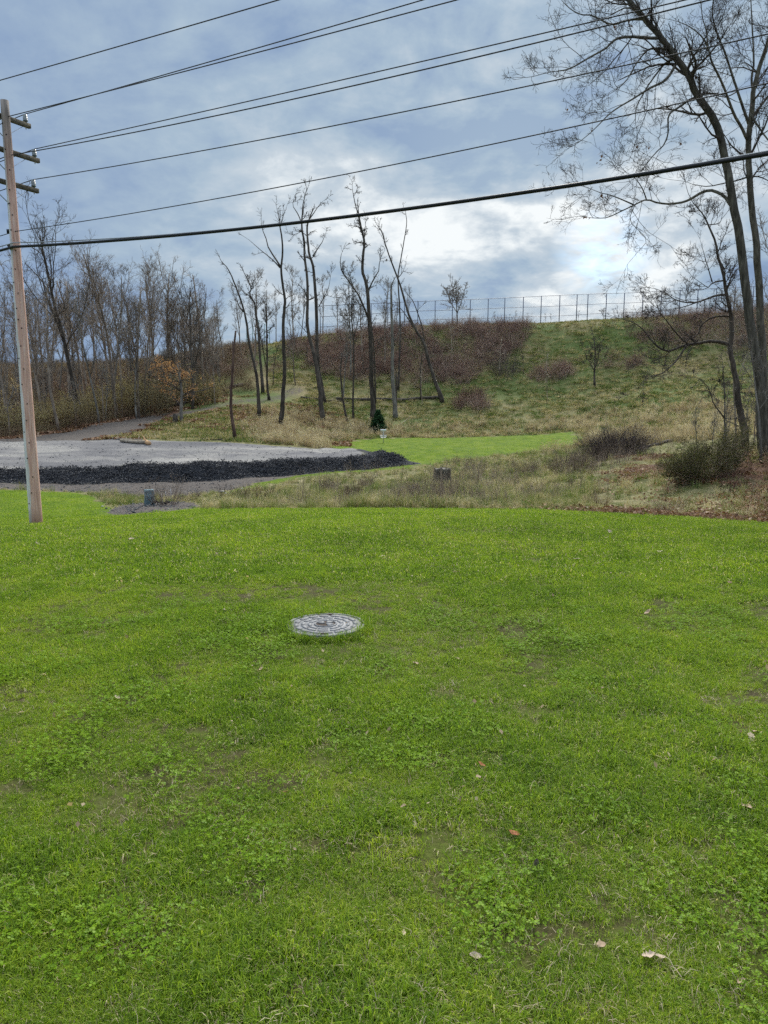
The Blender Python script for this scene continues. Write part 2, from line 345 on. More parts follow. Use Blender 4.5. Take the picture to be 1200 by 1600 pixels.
GREEN = [(0.0, (.05, .10, .005)), (0.22, (.125, .215, .016)), (0.45, (.225, .345, .025)), (0.70, (.36, .43, .042)), (0.88, (.40, .39, .09)), (1.0, (.60, .52, .30))]
M_blade = foliage('grass blades', GREEN, 0.6, 0.62, 0.62, 0.16, 0.5, -0.03)
M_clover = foliage('clover leaves', [(0, (.09, .18, .007)), (.5, (.16, .28, .010)), (1, (.26, .38, .02))], 0.8, 0.4, 0.6, 0.2, 0.35)
M_straw = foliage('dry grass stems', [(0.0, (.16, .12, .08)), (0.3, (.32, .24, .16)), (0.6, (.52, .42, .29)), (1.0, (.70, .62, .47))], 0.3, 0.35, 0.45, 0.55, 0.3)
M_meadow = foliage('meadow mix', [(0.0, (.09, .15, .03)), (0.28, (.16, .21, .05)), (0.45, (.30, .27, .13)), (0.7, (.48, .40, .26)), (1.0, (.64, .56, .40))], 0.16, 0.55, 0.45, 0.65, 0.3)
M_hill = foliage('hillside grass', [(0.0, (.06, .125, .022)), (0.25, (.13, .17, .04)), (0.45, (.25, .23, .10)), (0.7, (.44, .36, .21)), (1.0, (.56, .47, .32))], 0.10, 0.62, 0.4, 0.7, 0.3)
M_bramble = foliage('bramble canes', [(0.0, (.15, .08, .07)), (0.4, (.30, .195, .16)), (0.7, (.46, .34, .275)), (1.0, (.62, .52, .42))], 0.12, 0.4, 0.5, 0.5, 0.2)
M_under = foliage('underbrush', [(0.0, (.12, .075, .055)), (0.35, (.24, .16, .11)), (0.62, (.31, .24, .14)), (0.85, (.34, .30, .15)), (1.0, (.52, .42, .29))], 0.08, 0.6, 0.45, 0.55, 0.2)
M_leafl = foliage('fallen leaves', [(0.0, (.07, .035, .02)), (0.4, (.19, .095, .055)), (0.7, (.31, .18, .115)), (1.0, (.50, .38, .28))], 0.5, 0.3, 0.8, 0.2, 0.2)
M_orange = foliage('orange leaves', [(0.0, (.24, .12, .06)), (0.5, (.42, .23, .13)), (1.0, (.58, .38, .24))], 0.5, 0.2, 0.8, 0.2, 0.4)
M_tan = foliage('tan leaves', [(0.0, (.30, .20, .12)), (1.0, (.60, .48, .34))], 0.5, 0.2, 0.8, 0.2, 0.4)
M_olive = foliage('olive leaves', [(0.0, (.022, .028, .010)), (0.5, (.062, .066, .022)), (1.0, (.15, .135, .055))], 1.5, 0.4, 0.8, 0.2, 0.3)
M_budding = foliage('budding twigs', [(0.0, (.17, .125, .08)), (0.5, (.31, .255, .155)), (1.0, (.44, .39, .23))], 0.5, 0.3, 0.7, 0.3, 0.4)
M_needle = foliage('spruce needles', [(0.0, (.012, .045, .018)), (1.0, (.05, .12, .045))], 1.0, 0.3, 0.8, 0.1, 0.2)
M_weed = foliage('dead weed stems', [(0.0, (.14, .10, .085)), (0.5, (.29, .225, .18)), (1.0, (.50, .41, .31))], 0.3, 0.4, 0.7, 0.3, 0.1)
B_near = bark('grey brown bark', (.04, .037, .03), (.11, .10, .08), (.22, .205, .165), 9.0, .22, .8, .03)
B_dark = bark('dark bark', (.035, .030, .025), (.085, .072, .06), (.17, .145, .12), 5.0, .25)
B_grey = bark('grey bark', (.10, .09, .078), (.20, .185, .16), (.34, .315, .28), 4.0, .3)
B_wood = bark('forest bark', (.12, .092, .07), (.26, .21, .165), (.40, .34, .27), 3.0, .3)
B_red = bark('bare reddish wood', (.05, .030, .024), (.12, .075, .058), (.21, .14, .11), 6.0, .2)
B_cut = plain('fresh cut wood', (.55, .34, .18), .8, .2, 0, .25, 20)
B_pale = bark('pale weathered wood', (.20, .16, .12), (.36, .30, .23), (.5, .44, .36), 8.0, .2)
M_twig = bark('twig bark', (.045, .038, .034), (.08, .068, .06), (.13, .11, .095), 3.0, 1)
M_twig2 = bark('pale twig bark', (.13, .115, .10), (.22, .195, .17), (.32, .29, .25), 3.0, 1)

# ground: one shader, the zones are stored on the vertices
t = material('ground')
P = t.pos
g1 = t.noise(P, 0.35, 4, .6); g2 = t.noise(P, 2.2, 5, .65); g3 = t.noise(P, 14, 4, .7); g4 = t.noise(P, 60, 3, .7); gv = t.noise(t.scale(P, (1, .35, 1)), 1.1, 5, .6)
mixn = t.math('ADD', t.math('MULTIPLY', g1, .35), t.math('ADD', t.math('MULTIPLY', g2, .3), t.math('MULTIPLY', g3, .35)))
near_c = t.ramp(mixn, [(.36, (.045, .032, .020)), (.46, (.065, .06, .022)), (.55, (.08, .10, .018)), (.68, (.13, .12, .045))])
far_c = t.ramp(t.math('ADD', t.math('MULTIPLY', gv, .35), t.math('ADD', t.math('MULTIPLY', g2, .2), t.math('MULTIPLY', t.noise(P, 22, 3, .8), .45))), [(.38, (.045, .085, .006)), (.47, (.075, .13, .007)), (.53, (.11, .16, .009)), (.62, (.18, .21, .025))])
lawn_c = t.mix(t.attr('far'), near_c, far_c)
wild_c = t.ramp(mixn, [(.34, (.06, .05, .03)), (.44, (.10, .11, .035)), (.53, (.20, .18, .09)), (.66, (.38, .31, .20))])
hill_c = t.ramp(t.math('ADD', t.math('MULTIPLY', t.noise(P, .09, 4, .6), .5), t.math('ADD', t.math('MULTIPLY', g2, .2), t.math('MULTIPLY', g3, .3))), [(.36, (.06, .10, .028)), (.47, (.11, .14, .045)), (.55, (.19, .165, .08)), (.66, (.34, .26, .155))])
leaf_c = t.ramp(t.noise(P, 9, 5, .75), [(.35, (.05, .027, .017)), (.5, (.12, .065, .042)), (.62, (.22, .135, .09)), (.72, (.36, .27, .20))])
gl = t.noise(t.scale(P, (.35, 1, 1)), .28, 4, .55, .6)
grav_c = t.ramp(t.math('ADD', t.math('MULTIPLY', gl, .55), t.math('ADD', t.math('MULTIPLY', g3, .2), t.math('MULTIPLY', g4, .25))), [(.38, (.11, .108, .115)), (.48, (.155, .15, .155)), (.56, (.235, .225, .215)), (.68, (.36, .34, .31))])
dark_c = t.ramp(t.math('ADD', t.math('MULTIPLY', g3, .6), t.math('MULTIPLY', g4, .4)), [(.36, (.016, .017, .021)), (.5, (.040, .042, .050)), (.6, (.07, .072, .08)), (.74, (.16, .155, .155))])
mgr = t.ramp(t.math('ADD', t.math('MULTIPLY', g3, .5), t.math('MULTIPLY', g4, .5)), [(.36, (.05, .044, .042)), (.5, (.10, .086, .078)), (.66, (.19, .165, .145))])
col = t.mix(t.attr('hill'), wild_c, hill_c)
def soft(name): return t.rng(t.math('ADD', t.attr(name), t.math('MULTIPLY', t.math('SUBTRACT', g2, .5), .7)), .35, .65, smooth=True)
col = t.mix(soft('leafy'), col, leaf_c)
col = t.mix(soft('lawn'), col, lawn_c)
col = t.mix(soft('midgravel'), col, mgr)
col = t.mix(soft('gravel'), col, grav_c)
col = t.mix(soft('dark'), col, dark_c)
gm = principled(t, col, .95, .12, t.math('ADD', g3, g4), .5, .03)

# ------------------------------------------------------------------ the ground, one sheet split by what covers it
Yl = np.concatenate([[-60, -30, -15, -8, -4, -2, -1, 0], np.arange(.8, 24, .3), np.arange(24, 68, .28), np.arange(68, 142, .6), np.arange(142, 200, 4), np.geomspace(205, 2600, 22)])
al = np.concatenate([np.linspace(-2.4, -.72, 22)[:-1], np.linspace(-.72, .72, 380), np.linspace(.72, 2.4, 22)[1:]])
GX = al[None, :] * np.maximum(Yl, 9)[:, None] * 1.0; GY = np.repeat(Yl[:, None], len(al), 1)
GX, GY = GX.ravel(), GY.ravel(); GZ = height(GX, GY)
RAMP = wpoly([(-500, 66), (0, 69), (60, 72.5), (130, 77), (190, 83), (235, 88), (262, 89), (250, 83), (228, 76), (215, 70), (160, 67.5), (140, 65), (0, 64)])
def masks(X, Y):
    n1 = (fbm(X, Y, 1.2, 4, 40) - .5)
    sl = sdist(X, Y, LAWN) + n1 * 1.2
    s2 = sdist(X, Y, LAWN2) + n1 * 4.0
    sp = sdist(X, Y, PAD) + n1 * 0.8
    lawn = np.maximum(sstep(-.35, .35, sl), sstep(-1.1, 1.1, s2))
    isl = sstep(-.25, .25, sdist(X, Y, ISLAND) + n1 * .6)
    gravel = sstep(.0, .5, sp) * sstep(.4, 1.0, seg_dist(X, Y, PADFRONT, False) + n1 * 1.2 + 0.1)
    tip = X > np.array(xat(548, 50)); gravel = gravel * (1 - sstep(0, 2.5, X - xat(540, 52)))
    dark = sstep(-2.0, -1.5, sp) * (1 - gravel) * (1 - sstep(2.3, 3.2, seg_dist(X, Y, PADFRONT, False) - 2.0 * sstep(0, 2, X - xat(535, 50))))
    path = (1 - sstep(.7, 1.9, seg_dist(X, Y, PATHL, False) + n1 * 1.8)) * (1 - .50 * sstep(82, 92, Y))
    path = np.maximum(path, sstep(-.7, .7, sdist(X, Y, RAMP) + n1 * 1.8))
    mid = np.maximum(sstep(-.5, .5, sdist(X, Y, APRON) + n1 * 1.5) * (1 - dark), np.maximum(isl, path * (1 - gravel)))
    lawn = lawn * (1 - mid) * (1 - gravel) * (1 - dark)
    far = sstep(13, 26, Y)
    hill = sstep(62, 75, Y)
    pa = X / np.maximum(Y, 5) * FPX / .99 + 600
    leafy = sstep(16, 19, Y) * (1 - sstep(38, 46, Y)) * sstep(880, 1050, pa + 120 * (fbm(X, Y, 3, 3, 77) - .5)) * (0.05 + 0.75 * sstep(.44, .60, fbm(X, Y, 3.0, 3, 78)) + .5 * sstep(1130, 1190, pa))
    leafy = np.maximum(leafy, (1 - sstep(.2, 1.6, np.abs(sdist(X, Y, LAWN) + .6))) * sstep(800, 900, pa) * sstep(10, 12, Y))
    leafy = np.maximum(leafy, sstep(64, 68, Y) * (1 - sstep(250, 330, pa)) * .85 + 0 * X)
    leafy = np.maximum(leafy, sstep(66, 67, Y) * (1 - sstep(88, 100, Y)) * (1 - sstep(290, 420, pa)) * sstep(.42, .58, fbm(X, Y, 4, 3, 79)))
    return dict(lawn=lawn, gravel=gravel, dark=dark, midgravel=mid, far=far, hill=hill, leafy=leafy)
MK = masks(GX, GY)
ny, nx = len(Yl), len(al); idx = np.arange(ny * nx).reshape(ny, nx)
F = np.stack([idx[:-1, :-1], idx[:-1, 1:], idx[1:, 1:], idx[1:, :-1]], -1).reshape(-1, 4)
zone = {k: MK[k][F].mean(1) for k in ('lawn', 'gravel', 'dark', 'midgravel')}
fy = GY[F].mean(1); fx = GX[F].mean(1)
isl = sdist(fx, fy, ISLAND) > -.5; apron = (fy > 30) & (fy < 50)
cls = np.full(len(F), 7); cls[(fy < 66)] = 6
cls[zone['lawn'] > .5] = 0; cls[(zone['lawn'] > .5) & ((fy > 44) | (sdist(fx, fy, LAWN2) > 0) & (fy > 39))] = 1
cls[zone['midgravel'] > .5] = 3; cls[(zone['midgravel'] > .5) & isl] = 4; cls[(zone['midgravel'] > .5) & ~isl & (fy < 52)] = 5
cls[zone['gravel'] > .5] = 2; cls[zone['dark'] > .5] = 8
names = {0: 'lawn', 1: 'mown_green', 2: 'gravel_pad', 3: 'gravel_path', 4: 'gravel_patch', 5: 'gravel_apron', 6: 'meadow_ground', 7: 'hillside', 8: 'dark_gravel_bank'}
for c, nm_ in names.items():
    f = F[cls == c]
    if len(f) == 0: continue
    used, inv = np.unique(f, return_inverse=True)
    me = fast_mesh(nm_, np.stack([GX, GY, GZ], 1)[used], [inv.reshape(-1, 4)], True, {k: v[used] for k, v in MK.items()})
    tag(mobj(nm_, me, gm), kind='structure')

# ------------------------------------------------------------------ scattered cover (geometry-node instances of small real meshes)
def scatter(name, pts, scl, variants, label, cat, tilt=0.12, rng=None, yaw=None, nscale=None):
    rng = rng or np.random.default_rng(1); n = len(pts)
    coll = bpy.data.collections.new(name + '_variants')
    for i, (me, m) in enumerate(variants):
        me.materials.append(m); o = bpy.data.objects.new('%s_variant_%02d' % (name, i), me); coll.objects.link(o)
    me = bpy.data.meshes.new(name); me.vertices.add(n); me.vertices.foreach_set('co', np.asarray(pts, np.float32).ravel())
    rot = np.stack([rng.normal(0, tilt, n), rng.normal(0, tilt, n), rng.random(n) * 2 * PI if yaw is None else yaw], 1)
    a = me.attributes.new('rot', 'FLOAT_VECTOR', 'POINT'); a.data.foreach_set('vector', rot.astype(np.float32).ravel())
    s3 = np.repeat(np.asarray(scl, float)[:, None], 3, 1); s3[:, 2] *= rng.uniform(.8, 1.25, n)
    a = me.attributes.new('scl', 'FLOAT_VECTOR', 'POINT'); a.data.foreach_set('vector', s3.astype(np.float32).ravel())
    a = me.attributes.new('pick', 'INT', 'POINT'); a.data.foreach_set('value', rng.integers(0, len(variants), n).astype(np.int32))
    o = bpy.data.objects.new(name, me); link(o)
    ng = bpy.data.node_groups.new(name, 'GeometryNodeTree'); ng.interface.new_socket('Geometry', in_out='INPUT', socket_type='NodeSocketGeometry'); ng.interface.new_socket('Geometry', in_out='OUTPUT', socket_type='NodeSocketGeometry')
    N = ng.nodes; L = ng.links; gi = N.new('NodeGroupInput'); go = N.new('NodeGroupOutput'); ip = N.new('GeometryNodeInstanceOnPoints'); ci = N.new('GeometryNodeCollectionInfo')
    ci.inputs['Collection'].default_value = coll; ci.inputs['Separate Children'].default_value = True; ci.inputs['Reset Children'].default_value = True
    def na(nm2, ty): x = N.new('GeometryNodeInputNamedAttribute'); x.data_type = ty; x.inputs[0].default_value = nm2; return [s for s in x.outputs if s.enabled and s.name == 'Attribute'][0]
    e2r = N.new('FunctionNodeEulerToRotation'); L.new(na('rot', 'FLOAT_VECTOR'), e2r.inputs[0])
    L.new(gi.outputs[0], ip.inputs['Points']); L.new(ci.outputs[0], ip.inputs['Instance']); ip.inputs['Pick Instance'].default_value = True
    L.new(na('pick', 'INT'), ip.inputs['Instance Index']); L.new(e2r.outputs[0], ip.inputs['Rotation']); L.new(na('scl', 'FLOAT_VECTOR'), ip.inputs['Scale'])
    L.new(ip.outputs[0], go.inputs[0]); md = o.modifiers.new('scatter', 'NODES'); md.node_group = ng
    return tag(o, label, cat, kind='stuff')
def blades(rng, n, rad, h, w, lean, curl, straw=0.06, segs=2):
    """n blades -> V,F,tint"""
    r = rad * np.sqrt(rng.random(n)); th = rng.random(n) * 2 * PI; B = np.stack([r * np.cos(th), r * np.sin(th), np.full(n, -.004)], 1)
    H = rng.uniform(h[0], h[1], n); az = rng.random(n) * 2 * PI; le = np.abs(rng.normal(0, lean, n)); W = rng.uniform(w[0], w[1], n)
    side = np.stack([-np.sin(az + rng.normal(0, .6, n)), np.cos(az), np.zeros(n)], 1); out = np.stack([np.cos(az), np.sin(az), np.zeros(n)], 1)
    tint = rng.random(n) * .8; isstraw = rng.random(n) < straw; tint[isstraw] = 1.6; le[isstraw] += rng.uniform(.2, 1.0, isstraw.sum())
    V = []; ks = segs + 1
    for j in range(ks):
        t = j / segs; bend = le * t + curl * rng.random(n) * t * t
        Pc = B + out * (np.sin(np.minimum(bend, 1.5)) * H * t)[:, None]; Pc[:, 2] = B[:, 2] + np.cos(np.minimum(bend, 1.45)) * H * t
        wj = W * (1 - t)**0.6
        if j < segs: V.append(Pc - side * wj[:, None] * .5); V.append(Pc + side * wj[:, None] * .5)
        else: V.append(Pc)
    V = np.stack(V, 1); k = V.shape[1]; o = np.arange(n)[:, None] * k
    quads = [np.array([2 * j, 2 * j + 1, 2 * j + 3, 2 * j + 2])[None] + o for j in range(segs - 1)]
    tris = np.array([2 * segs - 2, 2 * segs - 1, 2 * segs])[None] + o
    return V.reshape(-1, 3), (quads + [tris]), np.repeat(tint, k)
def blade_mesh(name, rng, **k):
    V, F_, ti = blades(rng, **k); return fast_mesh(name, V, F_, False, {'tint': ti})
def leaf_quads(rng, C, size, up=0.3, tint=None, long=1.5):
    """small two-triangle folded leaves at centres C"""
    n = len(C); N_ = rng.normal(size=(n, 3)) + np.array([0, 0, up]); N_ /= np.linalg.norm(N_, axis=1, keepdims=True)
    A = np.cross(N_, rng.normal(size=(n, 3))); A /= np.linalg.norm(A, axis=1, keepdims=True) + 1e-9; B = np.cross(N_, A); s = size * rng.uniform(.6, 1.3, n)[:, None]
    V = np.stack([C - A * s * long * .5, C + B * s * .5 + N_ * s * .12, C + A * s * long * .5, C - B * s * .5 + N_ * s * .12], 1)
    o = np.arange(n)[:, None] * 4; F_ = np.concatenate([np.array([0, 1, 2])[None] + o, np.array([0, 2, 3])[None] + o]); ti = rng.random(n) if tint is None else tint
    return V.reshape(-1, 3), [F_], np.repeat(ti, 4)
def clover_mesh(rng, n, rad):
    r = rad * np.sqrt(rng.random(n)); th = rng.random(n) * 2 * PI; C = np.stack([r * np.cos(th), r * np.sin(th), rng.uniform(.012, .04, n)], 1)
    V, F_, ti, off = [], [], [], 0; s = rng.uniform(.0035, .007, n); tl = rng.normal(0, .25, (n, 2))
    for k in range(3):
        a = th * 7 + k * 2 * PI / 3; ring = []
        for (u, v) in ((0.05, 0), (.55, .5), (1.05, .42), (1.15, 0), (1.05, -.42), (.55, -.5)):
            x = u * np.cos(a) - v * np.sin(a); y = u * np.sin(a) + v * np.cos(a)
            ring.append(C + np.stack([x * s, y * s, (x * tl[:, 0] + y * tl[:, 1]) * s + .1 * u * s], 1))
        W = np.stack(ring, 1); o = np.arange(n)[:, None] * 6 + off; V.append(W.reshape(-1, 3)); F_.append(np.array([[0, 1, 2, 3]]) + o); F_.append(np.array([[0, 3, 4, 5]]) + o); off += n * 6; ti.append(np.repeat(rng.random(n), 6))
    return fast_mesh('clover_patch', np.concatenate(V), [np.concatenate(F_)], False, {'tint': np.concatenate(ti)})

rg = np.random.default_rng(11)
LIDP = ground_at(509, 983, 3, 12)
def polar_pts(rng, n, y0, y1, amax=.66, power=1.0):
    """points over a swath wider than the view, so that a step aside still stands on covered ground"""
    g_ = np.linspace(y0, y1, 400); old = g_**(-power); wide = old * (amax * g_ + 3.6) / (amax * (g_ + .5)); m = int(n * wide.sum() / old.sum())
    cdf = np.concatenate([[0], np.cumsum((wide[1:] + wide[:-1]) / 2)]); cdf /= cdf[-1]
    Y = np.interp(rng.random(m), cdf, g_); X = (rng.random(m) * 2 - 1) * (amax * Y + 3.6)
    return X, Y
def place(X, Y, dz=0): return np.stack([X, Y, height(X, Y) + dz], 1)
# near lawn: real blades
tuftA = [(blade_mesh('grass_tuft', rg, n=34, rad=.042, h=(.018, .048), w=(.0022, .0042), lean=.55, curl=.9, straw=.05, segs=3), M_blade) for _ in range(6)]
tuftA += [(blade_mesh('grass_tuft', rg, n=26, rad=.045, h=(.012, .034), w=(.002, .0036), lean=.9, curl=.9, straw=.22, segs=2), M_blade) for _ in range(3)]
X, Y = polar_pts(rg, 90000, .7, 7.5, .68, -0.15)
dens = .50 + .5 * sstep(.30, .55, fbm(X, Y, .45, 3, 60)); bare = sstep(.30, .42, fbm(X, Y, .24, 4, 61) + .12 * (fbm(X, Y, 1.6, 3, 66) - .5))
keep = (rg.random(len(X)) < dens * (.16 + .84 * bare)) & (np.hypot(X - LIDP[0], Y - LIDP[1]) > .31)
X, Y = X[keep], Y[keep]; big = fbm(X, Y, .8, 3, 62)
scatter('lawn_grass', place(X, Y), (.65 + .75 * sstep(.35, .7, big)) * rg.uniform(.7, 1.2, len(X)), tuftA, 'short bright green mown grass across the foreground', 'grass', rng=rg)
tuftB = [(blade_mesh('grass_tuft', rg, n=44, rad=.12, h=(.02, .05), w=(.005, .009), lean=.6, curl=.8, straw=.07, segs=2), M_blade) for _ in range(6)]
X, Y = polar_pts(rg, 60000, 6.8, 24, .66, 0.35)
keep = (sdist(X, Y, LAWN) > .05) & (rg.random(len(X)) < .45 + .55 * sstep(.3, .5, fbm(X, Y, .9, 3, 63)))
X, Y = X[keep], Y[keep]
scatter('lawn_grass', place(X, Y), rg.uniform(.7, 1.25, len(X)) * (.8 + .4 * fbm(X, Y, 2, 3, 64)), tuftB, 'mown grass farther down the lawn towards the pole', 'grass', rng=rg)
tuftC = [(blade_mesh('grass_tuft', rg, n=40, rad=.35, h=(.02, .05), w=(.012, .022), lean=.7, curl=.6, straw=.05, segs=2), M_blade) for _ in range(4)]
X, Y = polar_pts(rg, 26000, 22, 90, .6, 0.2)
keep = ((sdist(X, Y, LAWN) > .3) | (sdist(X, Y, LAWN2) > .6)) & (sdist(X, Y, ISLAND) < -.4) & (sdist(X, Y, PAD) < -1.6) & (sdist(X, Y, APRON) < -.3); X, Y = X[keep], Y[keep]
scatter('lawn_grass', place(X, Y), rg.uniform(.7, 1.2, len(X)), tuftC, 'smooth bright green grass on the far mown green', 'grass', rng=rg)
# clover and straw in the near lawn
cl_v = [(clover_mesh(rg, 22, .075), M_clover) for _ in range(5)]
X, Y = polar_pts(rg, 11000, .7, 6, .68, -.15); keep = (fbm(X, Y, .42, 4, 70) + .14 * rg.random(len(X)) > .705) & (np.hypot(X - LIDP[0], Y - LIDP[1]) > .36) & (rg.random(len(X)) < .75); X, Y = X[keep], Y[keep]
scatter('clover', place(X, Y), rg.uniform(.8, 1.5, len(X)), cl_v, 'clover patches with rounded leaves in the near grass', 'clover', rng=rg)
st_v = [(blade_mesh('straw_bits', rg, n=6, rad=.06, h=(.02, .055), w=(.0016, .0028), lean=1.25, curl=.3, straw=0, segs=2), M_straw) for _ in range(4)]
X, Y = polar_pts(rg, 8500, .7, 12, .68, .2); keep = (fbm(X, Y, .9, 3, 71) > .52) | (fbm(X, Y, .24, 4, 61) < .42); X, Y = X[keep], Y[keep]
scatter('dead_grass', place(X, Y, .012), rg.uniform(.6, 1.2, len(X)), st_v, 'pale dead grass blades lying in the lawn', 'dead grass', rng=rg)
# grass ring round the lid
th = rg.random(420) * 2 * PI; rr_ = .298 - .012 + np.abs(rg.normal(0, .035, 420)); X = LIDP[0] + rr_ * np.cos(th); Y = LIDP[1] + rr_ * np.sin(th)
keep = (np.sin(th) < .25) | (rg.random(420) < .35); X, Y = X[keep], Y[keep]
scatter('edge_grass', place(X, Y), rg.uniform(.8, 1.45, len(X)), [(m_.copy() if False else blade_mesh('edge_tuft', rg, n=30, rad=.03, h=(.03, .062), w=(.0025, .0045), lean=.4, curl=.8, straw=.06, segs=3), M_blade) for m_ in [0, 1, 2]], 'longer grass leaning over the rim of the manhole cover', 'grass', rng=rg)

# meadow strip between the lawns
def stems(rng, n, rad, h, r, wander, up, twigs=0, k=3, lean=.25, ns=5, tint=(0, 1)):
    th = rng.random(n) * 2 * PI; q_ = rad * np.sqrt(rng.random(n)); S = np.stack([q_ * np.cos(th), q_ * np.sin(th), np.full(n, -.03)], 1)
    D = np.stack([rng.normal(0, lean, n), rng.normal(0, lean, n), np.ones(n)], 1); D /= np.linalg.norm(D, axis=1, keepdims=True)
    P_, R_ = run(rng, S, D, rng.uniform(h[0], h[1], n), np.full(n, r), ns, wander, up, r * .4); bt = [(P_, R_, k)]
    if twigs:
        P2, R2 = sprout(rng, P_, R_, twigs, .3, .95, (25, 65), (.2, .45), (.5, .7), 4, wander, .1, .05, r * .4); bt.append((P2, R2, 3))
    V, F_ = tubes(bt); ti = rng.random(len(V) // 1 + 1)[:len(V)]
    # one tint per stem
    ti = np.concatenate([np.repeat(rng.uniform(tint[0], tint[1], len(b[0])), b[0].shape[1] * b[2]) for b in bt])
    return V, F_, ti
def stem_mesh(name, *a, **k): V, F_, ti = stems(*a, **k); return fast_mesh(name, V, F_, False, {'tint': ti})
dry_v = [(blade_mesh('dry_tuft', rg, n=46, rad=.16, h=(.12, .42), w=(.006, .012), lean=.45, curl=.8, straw=0, segs=3), M_meadow) for _ in range(5)]
X, Y = polar_pts(rg, 26000, 17, 62, .62, .6)
s_ = sdist(X, Y, LAWN); s2 = sdist(X, Y, LAWN2); sp = sdist(X, Y, PAD); si = sdist(X, Y, ISLAND); sa = sdist(X, Y, APRON)
wildk = (s_ < -.15) & (s2 < -.3) & (sp < -1.7) & (si < -.2) & (sa < -.1)
pa = X / Y * FPX / .99 + 600
gmx = (sdist(X, Y, GREENMIX) > 0) & (rg.random(len(X)) < .55)
keep = wildk & ~gmx & (rg.random(len(X)) < np.where(pa > 930, .10, 1.0)); Xk, Yk = X[keep], Y[keep]
scatter('meadow_grass', place(Xk, Yk), rg.uniform(.5, 1.25, len(Xk)) * (.7 + .5 * sstep(.4, .6, fbm(Xk, Yk, 2, 3, 80))), dry_v, 'tan and green rough grass in the strip between the lawns', 'rough grass', rng=rg)
low_v = [(blade_mesh('low_tuft', rg, n=46, rad=.2, h=(.04, .13), w=(.010, .02), lean=.8, curl=.8, straw=.05, segs=2), M_meadow) for _ in range(4)]
X2, Y2 = polar_pts(rg, 14000, 17, 62, .62, .6); keep = (sdist(X2, Y2, LAWN) < -.05) & (sdist(X2, Y2, LAWN2) < .3) & (sdist(X2, Y2, PAD) < -1.6) & (sdist(X2, Y2, ISLAND) < -.1) & (sdist(X2, Y2, APRON) < 0)
X2, Y2 = X2[keep], Y2[keep]
rb = X2 / Y2 * FPX / .99 + 600 > 940; X3, Y3 = X2[rb], Y2[rb]; X2, Y2 = X2[~rb], Y2[~rb]; kk = rg.random(len(X3)) < .8; X3, Y3 = X3[kk], Y3[kk]
scatter('bank_grass', place(X3, Y3), rg.uniform(.5, 1.0, len(X3)), [(blade_mesh('bank_tuft', rg, n=46, rad=.2, h=(.03, .09), w=(.008, .016), lean=.8, curl=.8, straw=.05, segs=2), M_hill) for _ in range(4)], 'short green grass on the bank under the right trees', 'grass', rng=rg)
scatter('low_grass', place(X2, Y2), rg.uniform(.7, 1.3, len(X2)), low_v, 'low rough green grass under the meadow stems', 'rough grass', rng=rg)
wd_v = [(stem_mesh('weed', rg, 16, .28, (.35, .95), .0045, .10, .05, twigs=4), M_weed) for _ in range(5)]
X, Y = polar_pts(rg, 9000, 19.5, 58, .5, .8); pa = X / Y * FPX / .99 + 600
dn = sstep(.48, .62, fbm(X, Y, 2.6, 3, 81)) * (.25 + .75 * sstep(560, 760, pa)) * (1 - .85 * sstep(960, 1060, pa)) * sstep(330, 380, pa)
keep = (sdist(X, Y, LAWN) < -.5) & (sdist(X, Y, LAWN2) < -.3) & (sdist(X, Y, PAD) < -1.8) & (sdist(X, Y, ISLAND) < -.2) & (rg.random(len(X)) < dn * .26); X, Y = X[keep], Y[keep]
scatter('dead_weeds', place(X, Y), rg.uniform(.6, 1.3, len(X)), wd_v, 'grey brown dead weed stalks standing in the meadow strip', 'weeds', rng=rg)
# seed heads on pale stalks
def seed_mesh(rng):
    V, F_, ti = stems(rng, 12, .25, (.35, .8), .004, .06, .05, 0, 3, .15, 5, (.6, 1)); n = 12; tops = V.reshape(n, 5, 3, 3)[:, -1].mean(1)
    C = np.repeat(tops, 9, 0) + rng.normal(0, .035, (n * 9, 3)) * [1, 1, 2.2]; V2, F2, t2 = leaf_quads(rng, C, .035, .2)
    return fast_mesh('seed_stalks', np.vstack([V, V2]), F_ + [f + len(V) for f in F2], False, {'tint': np.concatenate([ti, t2 * .5 + .5])})
sdv = [(seed_mesh(rg), M_straw) for _ in range(4)]
def zone_pts(n, y0, y1, dens, amin=-.62, amax=.62):
    Y = rg.uniform(y0, y1, n); A = rg.uniform(amin, amax, n); X = A * Y; pa = A * FPX / .99 + 600
    k = rg.random(n) < dens(X, Y, pa); return X[k], Y[k]
X, Y = zone_pts(16000, 62, 97, lambda X, Y, pa: sstep(370, 430, pa) * (sdist(X, Y, LAWN2) < -.3) * (sdist(X, Y, PAD) < -1) * (1 - sstep(92, 97, Y)) * (.12 + .88 * sstep(.38, .56, fbm(X, Y, 4, 3, 90))) * np.where(pa > 900, .7, 1.0))
scatter('tall_dry_grass', place(X, Y), rg.uniform(.7, 1.35, len(X)), [(blade_mesh('dry_clump', rg, n=42, rad=.35, h=(.3, .85), w=(.018, .035), lean=.3, curl=.8, straw=0, segs=2), M_straw) for _ in range(3)] + sdv, 'pale dry grass with seed heads at the foot of the hill', 'dry grass', rng=rg)
